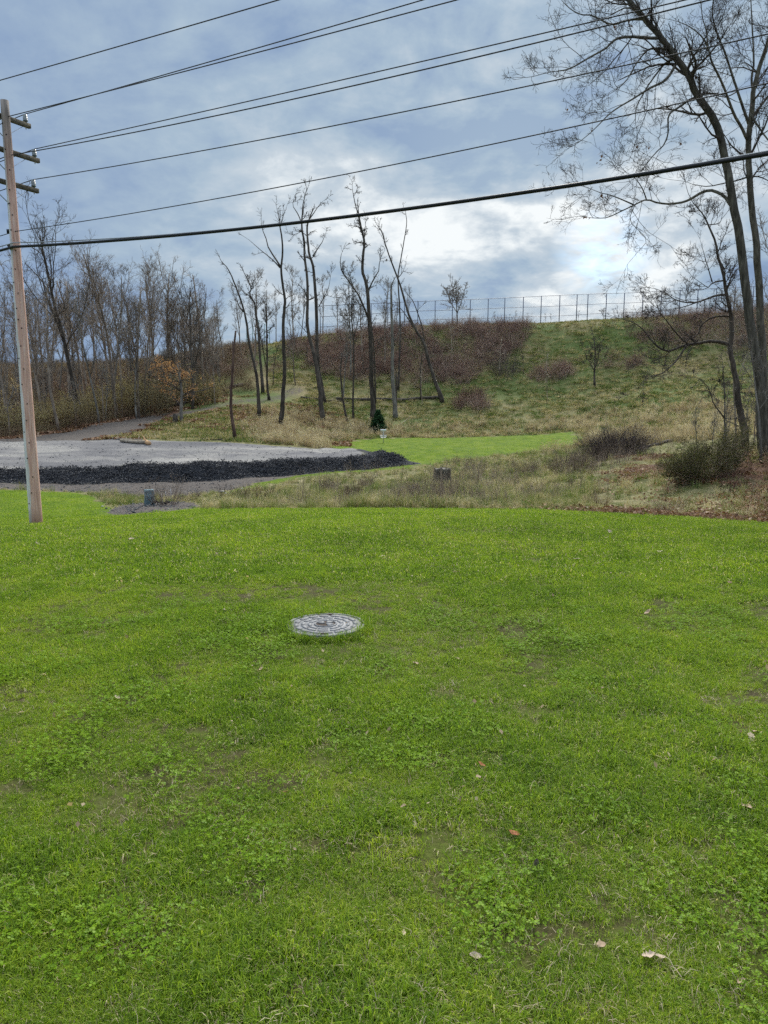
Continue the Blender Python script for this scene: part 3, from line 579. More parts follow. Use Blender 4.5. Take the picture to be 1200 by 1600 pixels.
# hillside rough grass
hv = [(blade_mesh('hill_tuft', rg, n=50, rad=.55, h=(.10, .38), w=(.03, .06), lean=.6, curl=.8, straw=.03, segs=2), M_hill) for _ in range(5)]
X, Y = zone_pts(36000, 64, 131, lambda X, Y, pa: (sdist(X, Y, LAWN2) < -.2) * (sdist(X, Y, PAD) < -.3) * (seg_dist(X, Y, PATHL, False) > 2.0) * (.55 + .45 * sstep(.4, .55, fbm(X, Y, 5, 3, 91))) * (Y < np.interp(pa, [-200, 0, 120, 180, 240, 300, 360, 420, 430], [64, 66, 71, 76, 83, 90, 97, 105, 900])) * (sdist(X, Y, RAMP) < -.4))
scatter('hillside_grass', place(X, Y), rg.uniform(.6, 1.3, len(X)), hv, 'rough green and brown grass covering the hillside', 'rough grass', rng=rg)
# brambles on the hill
bv = [(stem_mesh('bramble', rg, 26, .7, (.9, 1.9), .011, .16, -.02, twigs=4, lean=.5), M_bramble) for _ in range(6)]
def bram(X, Y, pa):
    d = sstep(-1.5, 1.5, sdist(X, Y, BRAMBLE) + 3 * (fbm(X, Y, 4, 3, 92) - .5))
    for cx_, cy_, rx, ry in ((862, 110.5, 32, 2.2), (968, 111, 34, 1.8), (740, 102.5, 26, 2.2), (1085, 118, 90, 4.5), (1180, 117, 60, 8)):
        d = np.maximum(d, sstep(1.25, .85, np.hypot((pa - cx_) / rx, (Y - cy_) / ry)))
    d = np.maximum(d, sstep(920, 1000, pa) * sstep(120, 123, Y) * .5)
    return d * (.24 + .42 * sstep(.40, .60, fbm(X, Y, 2.6, 3, 93))) * np.where(pa > 900, .55, 1)
X, Y = zone_pts(14000, 98, 129, bram, -.14, .62)
scatter('bramble_thicket', place(X, Y), rg.uniform(.6, 1.25, len(X)), bv, 'reddish brown bramble thicket on the upper hillside', 'brambles', rng=rg)
X, Y = zone_pts(3500, 112, 132, lambda X, Y, pa: sstep(440, 330, pa) * .9 + sstep(.5, .6, fbm(X, Y, 5, 3, 95)) * .15, -.45, .1)
scatter('hill_brush', place(X, Y), rg.uniform(.5, 1.1, len(X)), [(stem_mesh('brush', rg, 22, .8, (.7, 1.6), .011, .16, .0, twigs=4, lean=.45), M_bramble) for _ in range(3)], 'low russet brush on the far left shoulder of the hill', 'brush', rng=rg)
# underbrush in the left woods
uv_ = [(stem_mesh('underbrush', rg, 24, .8, (.7, 1.9), .010, .18, .0, twigs=5, lean=.5), M_under) for _ in range(6)]
def undr(X, Y, pa):
    side = (Y > 64) & (seg_dist(X, Y, PATHL, False) > 1.9)
    left = np.interp(pa, [-200, 0, 120, 180, 240, 300, 360, 420], [67, 70.5, 77.5, 83.5, 90, 95, 99, 105])
    return side * (Y > left) * (1 - sstep(330, 430, pa)) * (.45 + .5 * (Y > 118) + .55 * sstep(.4, .55, fbm(X, Y, 4, 3, 96)))
X, Y = zone_pts(13000, 66, 170, undr, -.66, -.1)
scatter('underbrush', place(X, Y), rg.uniform(.5, 1.25, len(X)), uv_, 'brown and olive underbrush beneath the woodland trees', 'underbrush', rng=rg)
# leaf litter on the right bank and round the path
def litter_mesh(rng, n, rad, s):
    C = np.stack([rng.uniform(-rad, rad, n), rng.uniform(-rad, rad, n), rng.uniform(.005, .05, n)], 1); V, F_, ti = leaf_quads(rng, C, s, 1.6, None, 1.4); return fast_mesh('leaf_litter', V, F_, False, {'tint': ti})
lv = [(litter_mesh(rg, 46, .5, .062), M_leafl) for _ in range(5)]
X, Y = polar_pts(rg, 9000, 16, 44, .62, .5); mk = masks(X, Y)['leafy']; keep = (rg.random(len(X)) < mk * .6) & (X > 0) & (sdist(X, Y, LAWN) < .1); X, Y = X[keep], Y[keep]
scatter('leaf_litter', place(X, Y), rg.uniform(.8, 1.3, len(X)), lv, 'brown fallen leaves on the bank under the right trees', 'fallen leaves', rng=rg, tilt=.05)
X, Y = zone_pts(5000, 64, 100, lambda X, Y, pa: (pa < 560) * (seg_dist(X, Y, PATHL, False) > 1.5) * sstep(.42, .6, fbm(X, Y, 4, 3, 79)) * (sdist(X, Y, PAD) < -.3) * (sdist(X, Y, RAMP) < .3), -.6, -.05)
scatter('leaf_litter', place(X, Y), rg.uniform(1.0, 2.0, len(X)), [(litter_mesh(rg, 30, .5, .12), M_leafl) for _ in range(3)], 'rusty fallen leaves beside the gravel path', 'fallen leaves', rng=rg, tilt=.05)
X, Y = polar_pts(rg, 420, 2.5, 20, .62, .3); keep = (sdist(X, Y, LAWN) > .2); X, Y = X[keep], Y[keep]
scatter('leaf_scraps', place(X, Y, .03), rg.uniform(.4, 1.0, len(X)), [(litter_mesh(rg, 1, .01, .028), M_tan) for _ in range(5)], 'small pale leaf scraps dotted over the lawn', 'fallen leaves', rng=rg, tilt=.3)
# gravel lumps on bank, pad and patches
def stone_mesh(rng, n, rad, s, name='stones'):
    ic = np.array([(0, 0, 1), (.9, 0, .2), (.2, .85, .25), (-.8, .5, .2), (-.7, -.6, .2), (.3, -.9, .2), (0, 0, -.6)], float); fc = np.array([(0, 1, 2), (0, 2, 3), (0, 3, 4), (0, 4, 5), (0, 5, 1), (6, 2, 1), (6, 3, 2), (6, 4, 3), (6, 5, 4), (6, 1, 5)])
    V, F_, ti = [], [], []
    for i in range(n):
        c = np.array([rng.uniform(-rad, rad), rng.uniform(-rad, rad), 0]); k = s * rng.lognormal(0, .5); a = rng.random() * 6.28; R = np.array([[math.cos(a), -math.sin(a), 0], [math.sin(a), math.cos(a), 0], [0, 0, 1]])
        V.append((ic * (1 + rng.normal(0, .18, ic.shape)) * [1.2, .9, .7]) @ R.T * k + c); F_.append(fc + 7 * i); ti += [rng.random()] * 7
    return fast_mesh(name, np.concatenate(V), [np.concatenate(F_)], False, {'tint': np.array(ti)})
M_slag = foliage('dark slag lumps', [(0, (.020, .021, .026)), (.6, (.065, .067, .078)), (.80, (.10, .10, .105)), (.93, (.20, .19, .19)), (1, (.42, .40, .37))], 2.0, .1, .95, .05, .0)
M_stone = foliage('grey gravel lumps', [(0, (.06, .06, .065)), (.5, (.14, .14, .145)), (1, (.34, .33, .31))], 2.0, .1, .9, .05, .0)
n = 26000; i = rg.integers(0, len(PADFRONT) - 1, n); u = rg.random(n)[:, None]; Q = PADFRONT[i] * (1 - u) + PADFRONT[i + 1] * u
seglen = np.linalg.norm(PADFRONT[i + 1] - PADFRONT[i], axis=1); keep = rg.random(n) < seglen / 20; Q = Q[keep]
X = Q[:, 0] + rg.normal(0, .5, len(Q)); Y = Q[:, 1] + rg.uniform(-1.9, .6, len(Q)); mk = masks(X, Y); keep = mk['dark'] > .35; X, Y = X[keep], Y[keep]
scatter('slag_lumps', place(X, Y), rg.uniform(.4, .95, len(X)), [(stone_mesh(rg, 36, .32, .023), M_slag) for _ in range(6)], 'dark broken stone heaped along the front of the gravel pad', 'rubble', rng=rg, tilt=.4)
X, Y = polar_pts(rg, 26000, 23, 68, .62, .1); mk = masks(X, Y); keep = rg.random(len(X)) < np.maximum(mk['midgravel'], mk['gravel'] * .5); X, Y = X[keep], Y[keep]
scatter('loose_gravel', place(X, Y), rg.uniform(.4, 1.0, len(X)), [(stone_mesh(rg, 14, .35, .014), M_stone) for _ in range(5)], 'loose grey gravel on the pad and its apron', 'gravel', rng=rg, tilt=.2)

# ------------------------------------------------------------------ trees
def limb_world(px_pts, w0, w1, Y0, drift, n, rng, curve=.0):
    pts = np.array(px_pts, float); m = len(pts)
    seg = np.concatenate([[0], np.cumsum(np.linalg.norm(np.diff(pts, axis=0), axis=1))]); s = seg / FPX * Y0
    Ys = Y0 + drift * s + curve * rng.normal(0, 1) * s * s / (s[-1] + 1e-6)
    W = np.array([at(p[0], p[1], y) for p, y in zip(pts, Ys)]); Pn = resample(W, n)
    R = np.linspace(w0, w1, n) * .5 / FPX * np.linspace(Ys[0], Ys[-1], n); return Pn, R
def traced_tree(name, limbs, cvt, label, cat, group, mt, seed, twig=1.0, base=None, lv=3, mt_twig=None, k=8, flare=1.35, twl=1.0, stubs=0, parts=True, tdens=1.0):
    """limbs: [(points in picture units, start width, end width)], the first is the trunk; each gets its own distance"""
    rng = np.random.default_rng(seed); b0 = cvt(*limbs[0][0][0]); g = base if base is not None else ground_at(b0[0], b0[1], 15)
    Y0 = g[1]; trunkP = None; world = []; allpx = []
    wf = .82 if cvt.ox == 330 else (.9 if cvt.ox == 820 else 1)
    for li, (pts, w0, w1) in enumerate(limbs):
        p = [cvt(*q_) for q_ in pts]; sc_ = cvt.scale; L = sum(math.dist(p[i_], p[i_ + 1]) for i_ in range(len(p) - 1)); n_ = max(7, min(40, int(L / 9)))
        if li == 0: Ys = Y0; drift = rng.normal(0, .05)
        else:
            best = min(((math.dist(q2, p[0]), yy) for q2, yy in allpx), key=lambda v: v[0]); Ys = best[1]; drift = rng.uniform(.15, .55) * rng.choice([-1, 1])
        Pn, R = limb_world(p, w0 / sc_ * wf, w1 / sc_ * wf, Ys, drift, n_, rng, .0)
        if li == 0:
            Pn = Pn.copy(); Pn[0, 2] = min(Pn[0, 2], hgt(Pn[0, 0], Pn[0, 1])) - .1; f = np.exp(-np.arange(n_) / (n_ * .06)); R = R * (1 + (flare - 1) * f)
        jit = rng.normal(0, 1, Pn.shape) * (R * .10)[:, None]; jit[0] = 0; Pn = Pn + jit
        for P_ in Pn: 
            dc = P_[1] * CP - (P_[2] - EYE) * SP; uc = P_[1] * SP + (P_[2] - EYE) * CP; allpx.append(((600 + FPX * P_[0] / dc, 800 - FPX * uc / dc), P_[1]))
        world.append((Pn, R))
    root = empty(name, tuple(world[0][0][0] + [0, 0, .1])); o3 = np.array(root.location)
    mob = lambda nm2, bt, mm: mobj(nm2, tube_mesh(nm2, [(P_ - o3, R_, kk) for P_, R_, kk in bt]), mm, root)
    mob('trunk', [(world[0][0], world[0][1], k)], mt)
    for Pn, R in world[1:]: mob('limb', [(Pn, R, max(5, k - 2))], mt)
    if twig > 0:
        bt = []; big = max(np.linalg.norm(np.diff(w[0], axis=0), axis=1).sum() for w in world)
        for li, (Pn, R) in enumerate(world):
            L = np.linalg.norm(np.diff(Pn, axis=0), axis=1).sum(); per = max(2, L * 1.3 * twig * tdens); tr = max(.0046, Y0 * .00017)
            t0 = .45 if li == 0 else .12
            lr = (1.0 * twl / L, 2.6 * twl / L)
            P1, R1 = sprout(rng, Pn[None], R[None], per, t0, 1.0, (30, 75), lr, (.25, .55), 7, .16, .07, .4, tr * 2)
            tip, Rt = run(rng, Pn[-1][None], (Pn[-1] - Pn[-2])[None] / (np.linalg.norm(Pn[-1] - Pn[-2]) + 1e-9), np.array([1.6 * twl]), R[-1:] * .8, 6, .14, .05, .005)
            P1 = np.concatenate([P1[:, :], np.stack([resample(tip[0], 7)])]); R1 = np.concatenate([R1, np.interp(np.linspace(0, 1, 7), np.linspace(0, 1, 6), Rt[0])[None]])
            P2, R2 = sprout(rng, P1, R1, 5.5 * tdens, .12, 1.0, (25, 65), (.28, .6), (.5, .75), 5, .2, .06, .15, tr * 1.5)
            bt += [(P1, R1, 4), (P2, R2, 3)]
            if lv >= 3:
                P3, R3 = sprout(rng, P2, R2, 3.6 * tdens, .15, 1.0, (25, 65), (.35, .7), (.6, .8), 4, .22, .05, .12, tr * 1.15); bt.append((P3, R3, 3))
                if lv >= 4:
                    P4, R4 = sprout(rng, P3, R3, 2.0, .2, 1.0, (25, 60), (.4, .8), (.7, .9), 3, .2, .05, .08, tr); bt.append((P4, R4, 3))
        mob('crown', bt, mt_twig or mt)
    return tag(root, label, cat, group)
class Cvt:
    def __init__(s, ox, oy, sc_): s.ox, s.oy, s.scale = ox, oy, sc_
    def __call__(s, x, y): return (s.ox + x / s.scale, s.oy + y / s.scale)
Z3 = Cvt(330, 300, 3.0)
GM = 'bare trees standing at the foot of the hill'
traced_tree('tree_snag', [([(113, 1160), (95, 1040), (93, 950), (99, 850), (106, 740), (115, 650)], 20, 10), ([(96, 930), (112, 860)], 7, 4), ([(104, 760), (100, 700)], 8, 5)], Z3, 'dead limbless reddish brown snag at the back edge of the gravel', 'dead tree', GM, B_red, 1, 0, flare=1.2)
traced_tree('bare_tree', [([(225, 1060), (221, 960), (215, 880), (200, 800), (180, 720), (165, 610), (150, 545), (125, 470), (100, 405), (78, 360), (52, 330)], 20, 4), ([(150, 560), (128, 530), (120, 500)], 9, 4)], Z3, 'leaning bare tree with one long bent stem, next right of the reddish snag', 'tree', GM, B_dark, 2, .12, lv=2)
traced_tree('bare_tree', [([(243, 945), (236, 850), (228, 760), (222, 660), (207, 560), (203, 520), (180, 480), (187, 450), (165, 400), (155, 380)], 17, 4), ([(203, 520), (180, 490), (150, 465)], 7, 3)], Z3, 'bare tree with a kinked top standing behind the leaning one', 'tree', GM, B_dark, 3, .55, lv=3)
traced_tree('bare_tree', [([(272, 975), (262, 900), (262, 800), (262, 700), (258, 600), (255, 540)], 14, 5), ([(262, 850), (240, 720), (225, 650)], 7, 3)], Z3, 'slim dark bare tree between the kinked tree and the tall grey one', 'tree', GM, B_dark, 4, .8, lv=3)
traced_tree('young_tree', [([(290, 905), (292, 850), (300, 780), (315, 720)], 6, 2)], Z3, 'thin bare sapling beside the bend of the gravel path', 'sapling', GM, B_dark, 44, .8, lv=2, k=5)
traced_tree('bare_tree', [([(325, 1095), (335, 1000), (338, 930), (345, 850), (340, 740), (338, 640), (343, 550), (345, 500), (333, 420), (328, 360), (335, 290), (332, 220), (322, 160)], 24, 7), ([(322, 160), (318, 130), (308, 78)], 7, 2), ([(323, 165), (332, 130), (346, 90)], 6, 2), ([(325, 350), (300, 310), (270, 265), (255, 210), (237, 170), (235, 130)], 11, 2), ([(322, 355), (285, 315), (235, 275), (178, 225)], 8, 2)], Z3, 'tall grey bare tree with two long limbs reaching left', 'tree', GM, B_dark, 5, .16, lv=2)
traced_tree('bare_tree', [([(522, 1075), (515, 1000), (510, 930), (498, 850), (488, 790), (470, 720), (452, 640), (450, 560), (452, 490), (450, 400), (438, 300), (436, 230), (425, 170), (427, 110)], 26, 8), ([(427, 110), (430, 60), (445, 0), (450, -14)], 7, 2), ([(424, 150), (410, 110), (395, 85), (382, 60), (388, 30)], 7, 2), ([(450, 500), (440, 470), (430, 455)], 8, 4), ([(430, 190), (410, 185), (395, 183)], 4, 2)], Z3, 'left stem of the tall pair, crooked bare tree with forked tip', 'tree', GM, B_dark, 6, .3, lv=3)
traced_tree('bare_tree', [([(528, 985), (515, 900), (503, 830), (497, 720), (495, 600), (490, 500), (484, 420), (478, 350), (460, 290), (452, 220), (450, 160), (462, 120)], 24, 8), ([(462, 125), (480, 100), (500, 70), (522, 45)], 6, 2), ([(476, 300), (500, 265), (520, 235), (532, 205)], 7, 2), ([(503, 540), (530, 490), (550, 450), (560, 390)], 6, 2), ([(500, 820), (450, 790), (400, 775)], 5, 2), ([(505, 830), (540, 800), (570, 790)], 5, 2), ([(492, 700), (440, 650), (400, 600)], 5, 2)], Z3, 'right stem of the tall pair, bare tree with limbs reaching right', 'tree', GM, B_dark, 7, .35, lv=3)
traced_tree('tree_snag', [([(638, 1075), (625, 1020), (617, 970), (610, 900), (605, 840), (610, 790), (613, 755)], 14, 6)], Z3, 'short curved limbless trunk right of the tall pair', 'dead tree', GM, B_dark, 8, 0)
traced_tree('bare_tree', [([(668, 1085), (664, 1000), (666, 900), (668, 800), (667, 700), (660, 620), (655, 560), (660, 500)], 12, 4), ([(670, 870), (700, 850), (725, 830)], 5, 2), ([(668, 680), (690, 600), (690, 560)], 6, 2)], Z3, 'slim dark bare tree just left of the many limbed one', 'tree', GM, B_dark, 9, 1.1, lv=3, twl=1.2)
traced_tree('bare_tree', [([(757, 1070), (759, 980), (752, 880), (750, 780), (745, 690), (740, 580), (735, 480), (725, 420), (710, 370), (712, 300), (718, 240), (708, 190), (697, 140), (690, 100)], 28, 8), ([(690, 105), (678, 70), (668, 20), (664, 0), (662, -20)], 7, 2), ([(708, 190), (722, 165), (722, 145)], 5, 2), ([(735, 590), (712, 530), (690, 480), (660, 440), (635, 405), (612, 370), (605, 330), (610, 290)], 13, 3), ([(738, 460), (760, 410), (785, 370), (790, 320), (810, 280)], 9, 2), ([(770, 990), (768, 880), (765, 780), (760, 700), (752, 640)], 13, 7), ([(665, 455), (650, 400), (640, 370)], 5, 2)], Z3, 'biggest many limbed bare tree, behind the little spruce', 'tree', GM, B_dark, 10, .55, lv=3, tdens=1.1)
traced_tree('tree_snag', [([(865, 1065), (856, 950), (850, 850), (850, 700), (845, 580), (844, 455)], 24, 11), ([(850, 700), (870, 680), (885, 640)], 6, 3)], Z3, 'straight dead grey trunk broken off at the top, right of the spruce', 'dead tree', GM, B_grey, 11, 0.05, lv=2)
traced_tree('tree_snag', [([(868, 1050), (866, 960), (868, 850)], 16, 9)], Z3, 'short broken stub leaning on the straight dead grey trunk', 'dead tree', GM, B_dark, 12, 0, flare=1.2)
traced_tree('bare_tree', [([(876, 930), (882, 800), (886, 650), (882, 520), (876, 400), (888, 320), (902, 240), (916, 150), (912, 100)], 11, 3), ([(878, 400), (895, 380), (904, 360)], 5, 2)], Z3, 'slender swaying bare tree behind the straight dead trunk', 'tree', GM, B_dark, 13, .12, lv=2)
traced_tree('bare_tree', [([(1085, 985), (1060, 920), (1040, 860), (1015, 780), (1000, 715), (965, 655), (940, 610), (915, 540), (890, 450), (865, 380), (835, 300), (815, 240), (800, 190), (775, 150)], 22, 3), ([(1000, 715), (990, 640), (965, 560), (945, 510), (922, 482)], 9, 3), ([(968, 660), (930, 605), (900, 560), (858, 512)], 9, 2), ([(815, 245), (808, 200), (795, 175)], 5, 2)], Z3, 'bare tree leaning steeply left above the grassy slope', 'tree', GM, B_dark, 14, .12, lv=2)
traced_tree('young_tree', [([(984, 975), (980, 900), (982, 830), (990, 750)], 8, 4)], Z3, 'thin leafless stem under the steeply leaning tree', 'sapling', GM, B_dark, 15, .6, lv=2, k=5)
# thin trees and saplings on the hill
Z4 = Cvt(600, 420, 3.0)
traced_tree('young_tree', [([(344, 272), (343, 220), (340, 160), (338, 110)], 7, 3), ([(343, 210), (365, 150), (375, 110)], 4, 2), ([(342, 205), (310, 150), (295, 110)], 4, 2), ([(341, 170), (325, 120), (318, 80)], 3, 2)], Z4, 'small pale bare tree against the sky in front of the fence', 'tree', 'small trees on the hillside', B_grey, 16, 2.2, lv=3, twl=1.2, mt_twig=M_twig2, base=at(714, 511, 125.5))
traced_tree('young_tree', [([(988, 550), (986, 500), (988, 440), (990, 380), (985, 330)], 10, 3), ([(986, 480), (960, 430), (940, 390)], 5, 2), ([(987, 470), (1005, 420), (1010, 370)], 5, 2)], Z4, 'small dark bare tree alone on the green slope at right', 'tree', 'small trees on the hillside', B_dark, 17, 1.6, lv=3, twl=1.1)
for i_, (pts, lb) in enumerate([([(540, 500), (544, 430), (548, 350)], 'pale bare sapling at the right edge of the brambles'), ([(765, 630), (764, 540), (762, 430)], 'tall pale bare sapling on the green slope above the mown green'), ([(653, 495), (652, 440), (650, 400)], 'short dark sapling between the dark bush and the red one'), ([(318, 450), (318, 360), (312, 280)], 'pale sapling rising out of the bramble thicket'), ([(180, 640), (174, 560), (178, 480)], 'thin sapling just right of the leaning tree foot')]):
    traced_tree('sapling', [(pts, 3.4, 1.5)], Z4, lb, 'sapling', 'small trees on the hillside', B_pale if i_ != 2 else B_dark, 50 + i_, .5, lv=2, k=5, twl=.6)
# the two big trees and their neighbour on the right
Z5 = Cvt(820, 0, 3.158)
def z6(x, y): return (x, y + 400 * 3.158)
GR = 'large bare trees on the right bank'
TB = ground_at(1183, 712, 20, 40)
tA = [z6(1182, 985), z6(1172, 850), z6(1162, 700), z6(1145, 550), z6(1128, 430), z6(1108, 300), z6(1092, 150), z6(1072, 0), (1050, 1120), (1025, 980), (1000, 830), (975, 710), (940, 600), (885, 520), (840, 450), (815, 385), (770, 320), (740, 280), (700, 225), (650, 160), (590, 90), (545, 40), (510, 0), (480, -60), (455, -130)]
traced_tree('big_tree', [(tA, 52, 20),
    ([(590, 95), (550, 95), (500, 100), (430, 122), (380, 100), (330, 76), (270, 70), (220, 40), (185, 5)], 13, 3),
    ([(655, 188), (600, 186), (540, 182), (470, 186), (430, 208), (390, 245), (310, 288), (240, 330), (200, 345), (165, 350)], 16, 5),
    ([(702, 242), (650, 238), (610, 245), (575, 280), (540, 330), (500, 400), (455, 440)], 12, 3),
    ([(745, 315), (715, 370), (680, 405), (625, 432), (585, 455), (530, 490), (470, 525), (420, 560), (380, 600), (330, 650), (270, 700)], 15, 3),
    ([(738, 290), (690, 315), (650, 365), (610, 420), (575, 480), (550, 530), (545, 600)], 11, 3),
    ([(840, 482), (800, 500), (760, 530), (720, 555), (706, 590), (708, 650), (690, 710), (640, 760), (600, 810), (560, 860)], 13, 3),
    ([(1025, 1025), (990, 975), (945, 945), (890, 942), (840, 970), (790, 995), (730, 1005), (660, 1003), (600, 985), (540, 1012), (470, 1045), (400, 1075), (330, 1075)], 18, 3),
    ([(540, 1012), (480, 985), (420, 962), (370, 950), (310, 925)], 8, 2),
    ([(600, 985), (580, 930), (545, 880), (500, 850)], 7, 2),
    ([(600, 90), (620, 50), (650, 20), (690, -30)], 9, 3), ([(820, 390), (850, 340), (860, 280), (880, 210)], 8, 2), ([(545, 45), (490, 40), (430, 70), (380, 60)], 9, 2),
    ([(950, 620), (1000, 690), (1020, 760)], 6, 2), ([(860, 470), (920, 460), (980, 470), (1040, 500)], 8, 3),
    ([(545, 1010), (520, 1090), (600, 1180), (560, 1240)], 4, 2)],
    Z5, 'largest bare tree on the right bank, arching left over the wires', 'tree', GR, B_near, 21, .95, base=TB, lv=4, k=12, twl=1.1, mt_twig=M_twig, flare=1.25, tdens=1.3)
tB = [z6(1196, 990), z6(1190, 850), z6(1184, 700), z6(1176, 550), z6(1168, 400), z6(1158, 200), z6(1145, 0), (1140, 1180), (1120, 1050), (1108, 900), (1104, 780), (1106, 650), (1118, 560), (1128, 470), (1140, 400), (1160, 320), (1190, 240), (1215, 150), (1230, 40), (1235, -60)]
traced_tree('big_tree', [(tB, 44, 14),
    ([(1104, 700), (1070, 630), (1030, 560), (1000, 480), (965, 390), (925, 310), (905, 240), (880, 190), (840, 150), (800, 125), (760, 108)], 16, 3),
    ([(1104, 610), (1080, 540), (1050, 450), (1020, 360), (995, 280), (960, 190), (935, 120), (925, 50), (935, -30)], 15, 4),
    ([(1130, 480), (1120, 400), (1130, 300), (1125, 180), (1118, 60), (1115, -40)], 13, 4),
    ([(905, 250), (895, 150), (875, 80), (870, 0)], 8, 3),
    ([(1108, 870), (1050, 890), (980, 905), (900, 920), (830, 910)], 9, 3),
    ([(1110, 560), (1150, 620), (1200, 690), (1240, 720)], 12, 5), ([(1105, 880), (1150, 870), (1220, 900)], 9, 4),
    ([(1050, 450), (990, 480), (930, 465), (880, 468)], 7, 2), ([(1150, 360), (1090, 310), (1040, 330)], 7, 2)],
    Z5, 'right hand big bare tree beside the arching one, cut off by the frame', 'tree', GR, B_near, 22, .85, base=TB + [.35, 1.6, 0], lv=4, k=12, twl=1.1, mt_twig=M_twig, flare=1.25, tdens=1.3)
tC = [z6(1097, 905), z6(1080, 840), z6(1062, 760), z6(1048, 680), z6(1040, 600), z6(1025, 520), z6(1013, 460), z6(1022, 380), z6(1018, 300), z6(1005, 230), z6(990, 150), z6(975, 70), z6(955, 10), (940, 1190), (905, 1110), (880, 1060), (830, 1000)]
traced_tree('big_tree', [(tC, 36, 5),
    ([z6(1013, 440), z6(960, 424), z6(900, 422), z6(860, 430), z6(800, 438), z6(750, 455), z6(700, 470), z6(655, 445), z6(620, 410), z6(590, 370), z6(550, 335), z6(505, 318)], 20, 4),
    ([z6(805, 436), z6(770, 405), z6(735, 365), z6(700, 320), z6(672, 285), z6(650, 240)], 11, 3),
    ([z6(800, 440), z6(760, 500), z6(720, 545), z6(680, 578), z6(640, 590), z6(600, 605), z6(560, 650)], 10, 2),
    ([z6(1018, 300), z6(960, 296), z6(905, 312), z6(870, 345), z6(855, 385), z6(820, 410), z6(770, 420)], 11, 3),
    ([z6(985, 192), z6(940, 195), z6(890, 215), z6(845, 230), z6(790, 228), z6(740, 215), z6(690, 180), z6(640, 160)], 12, 3),
    ([z6(845, 230), z6(790, 250), z6(730, 262), z6(680, 268)], 6, 2),
    ([z6(975, 122), z6(930, 130), z6(905, 155), z6(880, 140), z6(830, 105)], 9, 2),
    ([z6(925, 130), z6(905, 60), z6(890, 10), (870, 1200)], 7, 2), ([(905, 1110), (960, 1100), (975, 1060)], 6, 2),
    ([z6(1030, 540), z6(1060, 620), z6(1100, 600)], 5, 2)],
    Z5, 'dark crooked tree with long low limbs sweeping left over the slope', 'tree', GR, B_dark, 23, .85, lv=4, k=10, twl=1.1, mt_twig=M_twig, base=ground_at(1166, 689, 24, 45), flare=1.3, tdens=1.35)
tD = [z6(990, 890), z6(988, 840), z6(985, 800), z6(988, 740), z6(985, 680), z6(980, 600), z6(975, 540)]
traced_tree('young_tree', [(tD, 13, 3), ([z6(985, 800), z6(960, 765), z6(930, 725), z6(918, 680), z6(900, 640), z6(860, 605), z6(830, 600)], 9, 2), ([z6(988, 800), z6(1030, 805), z6(1065, 780), z6(1095, 735), z6(1122, 690)], 6, 2), ([z6(985, 810), z6(1040, 830), z6(1080, 860)], 5, 2)],
    Z5, 'small crooked bare tree behind the olive bush', 'tree', GR, B_near, 24, 1.6, base=ground_at(1133, 684, 20, 40), lv=4, k=7, twl=.45, mt_twig=M_twig)
tE = [z6(1168, 985), z6(1160, 880), z6(1155, 780), z6(1140, 680), z6(1130, 580), z6(1122, 500), z6(1105, 430)]
traced_tree('young_tree', [(tE, 13, 3), ([z6(1135, 640), z6(1090, 560), z6(1060, 520)], 4, 2), ([z6(1155, 760), z6(1200, 700)], 5, 2)], Z5, 'slim pale grey sapling in front of the big trunks', 'sapling', GR, B_grey, 25, 1.6, base=ground_at(1190, 715, 20, 40) - [0, .8, 0], lv=4, k=7, twl=.45, mt_twig=M_twig2)
# few dead leaves still hanging in the arching tree
arch = [o for o in bpy.data.objects if o.name.startswith('big_tree')][0]; cr = [c for c in arch.children if c.name.startswith('crown')][0]
TV = np.zeros(len(cr.data.vertices) * 3); cr.data.vertices.foreach_get('co', TV); TV = TV.reshape(-1, 3) + np.array(arch.location)
def twig_near(p):      # each leaf hangs on a real twig
    dc = TV[:, 1] * CP - (TV[:, 2] - EYE) * SP; uc = TV[:, 1] * SP + (TV[:, 2] - EYE) * CP; k = np.argsort(np.hypot(600 + FPX * TV[:, 0] / dc - p[0], 800 - FPX * uc / dc - p[1]))[:60:12]
    return TV[k] - [0, 0, .03]
C = np.concatenate([twig_near((820 + x / 3.158, y / 3.158)) for x, y in [(845, 385), (705, 525), (440, 130), (210, 535), (310, 635), (555, 730), (350, 785), (615, 720), (385, 965), (405, 970), (760, 700), (307, 1150), (520, 115)]])
V, F_, ti = leaf_quads(rg, C, .075, 0)
hl = mobj('hanging_leaves', fast_mesh('hanging_leaves', V, F_, False, {'tint': ti * .3}), M_leafl); tag(hl, 'few dark dead leaves still hanging in the arching tree', 'leaves', kind='stuff')

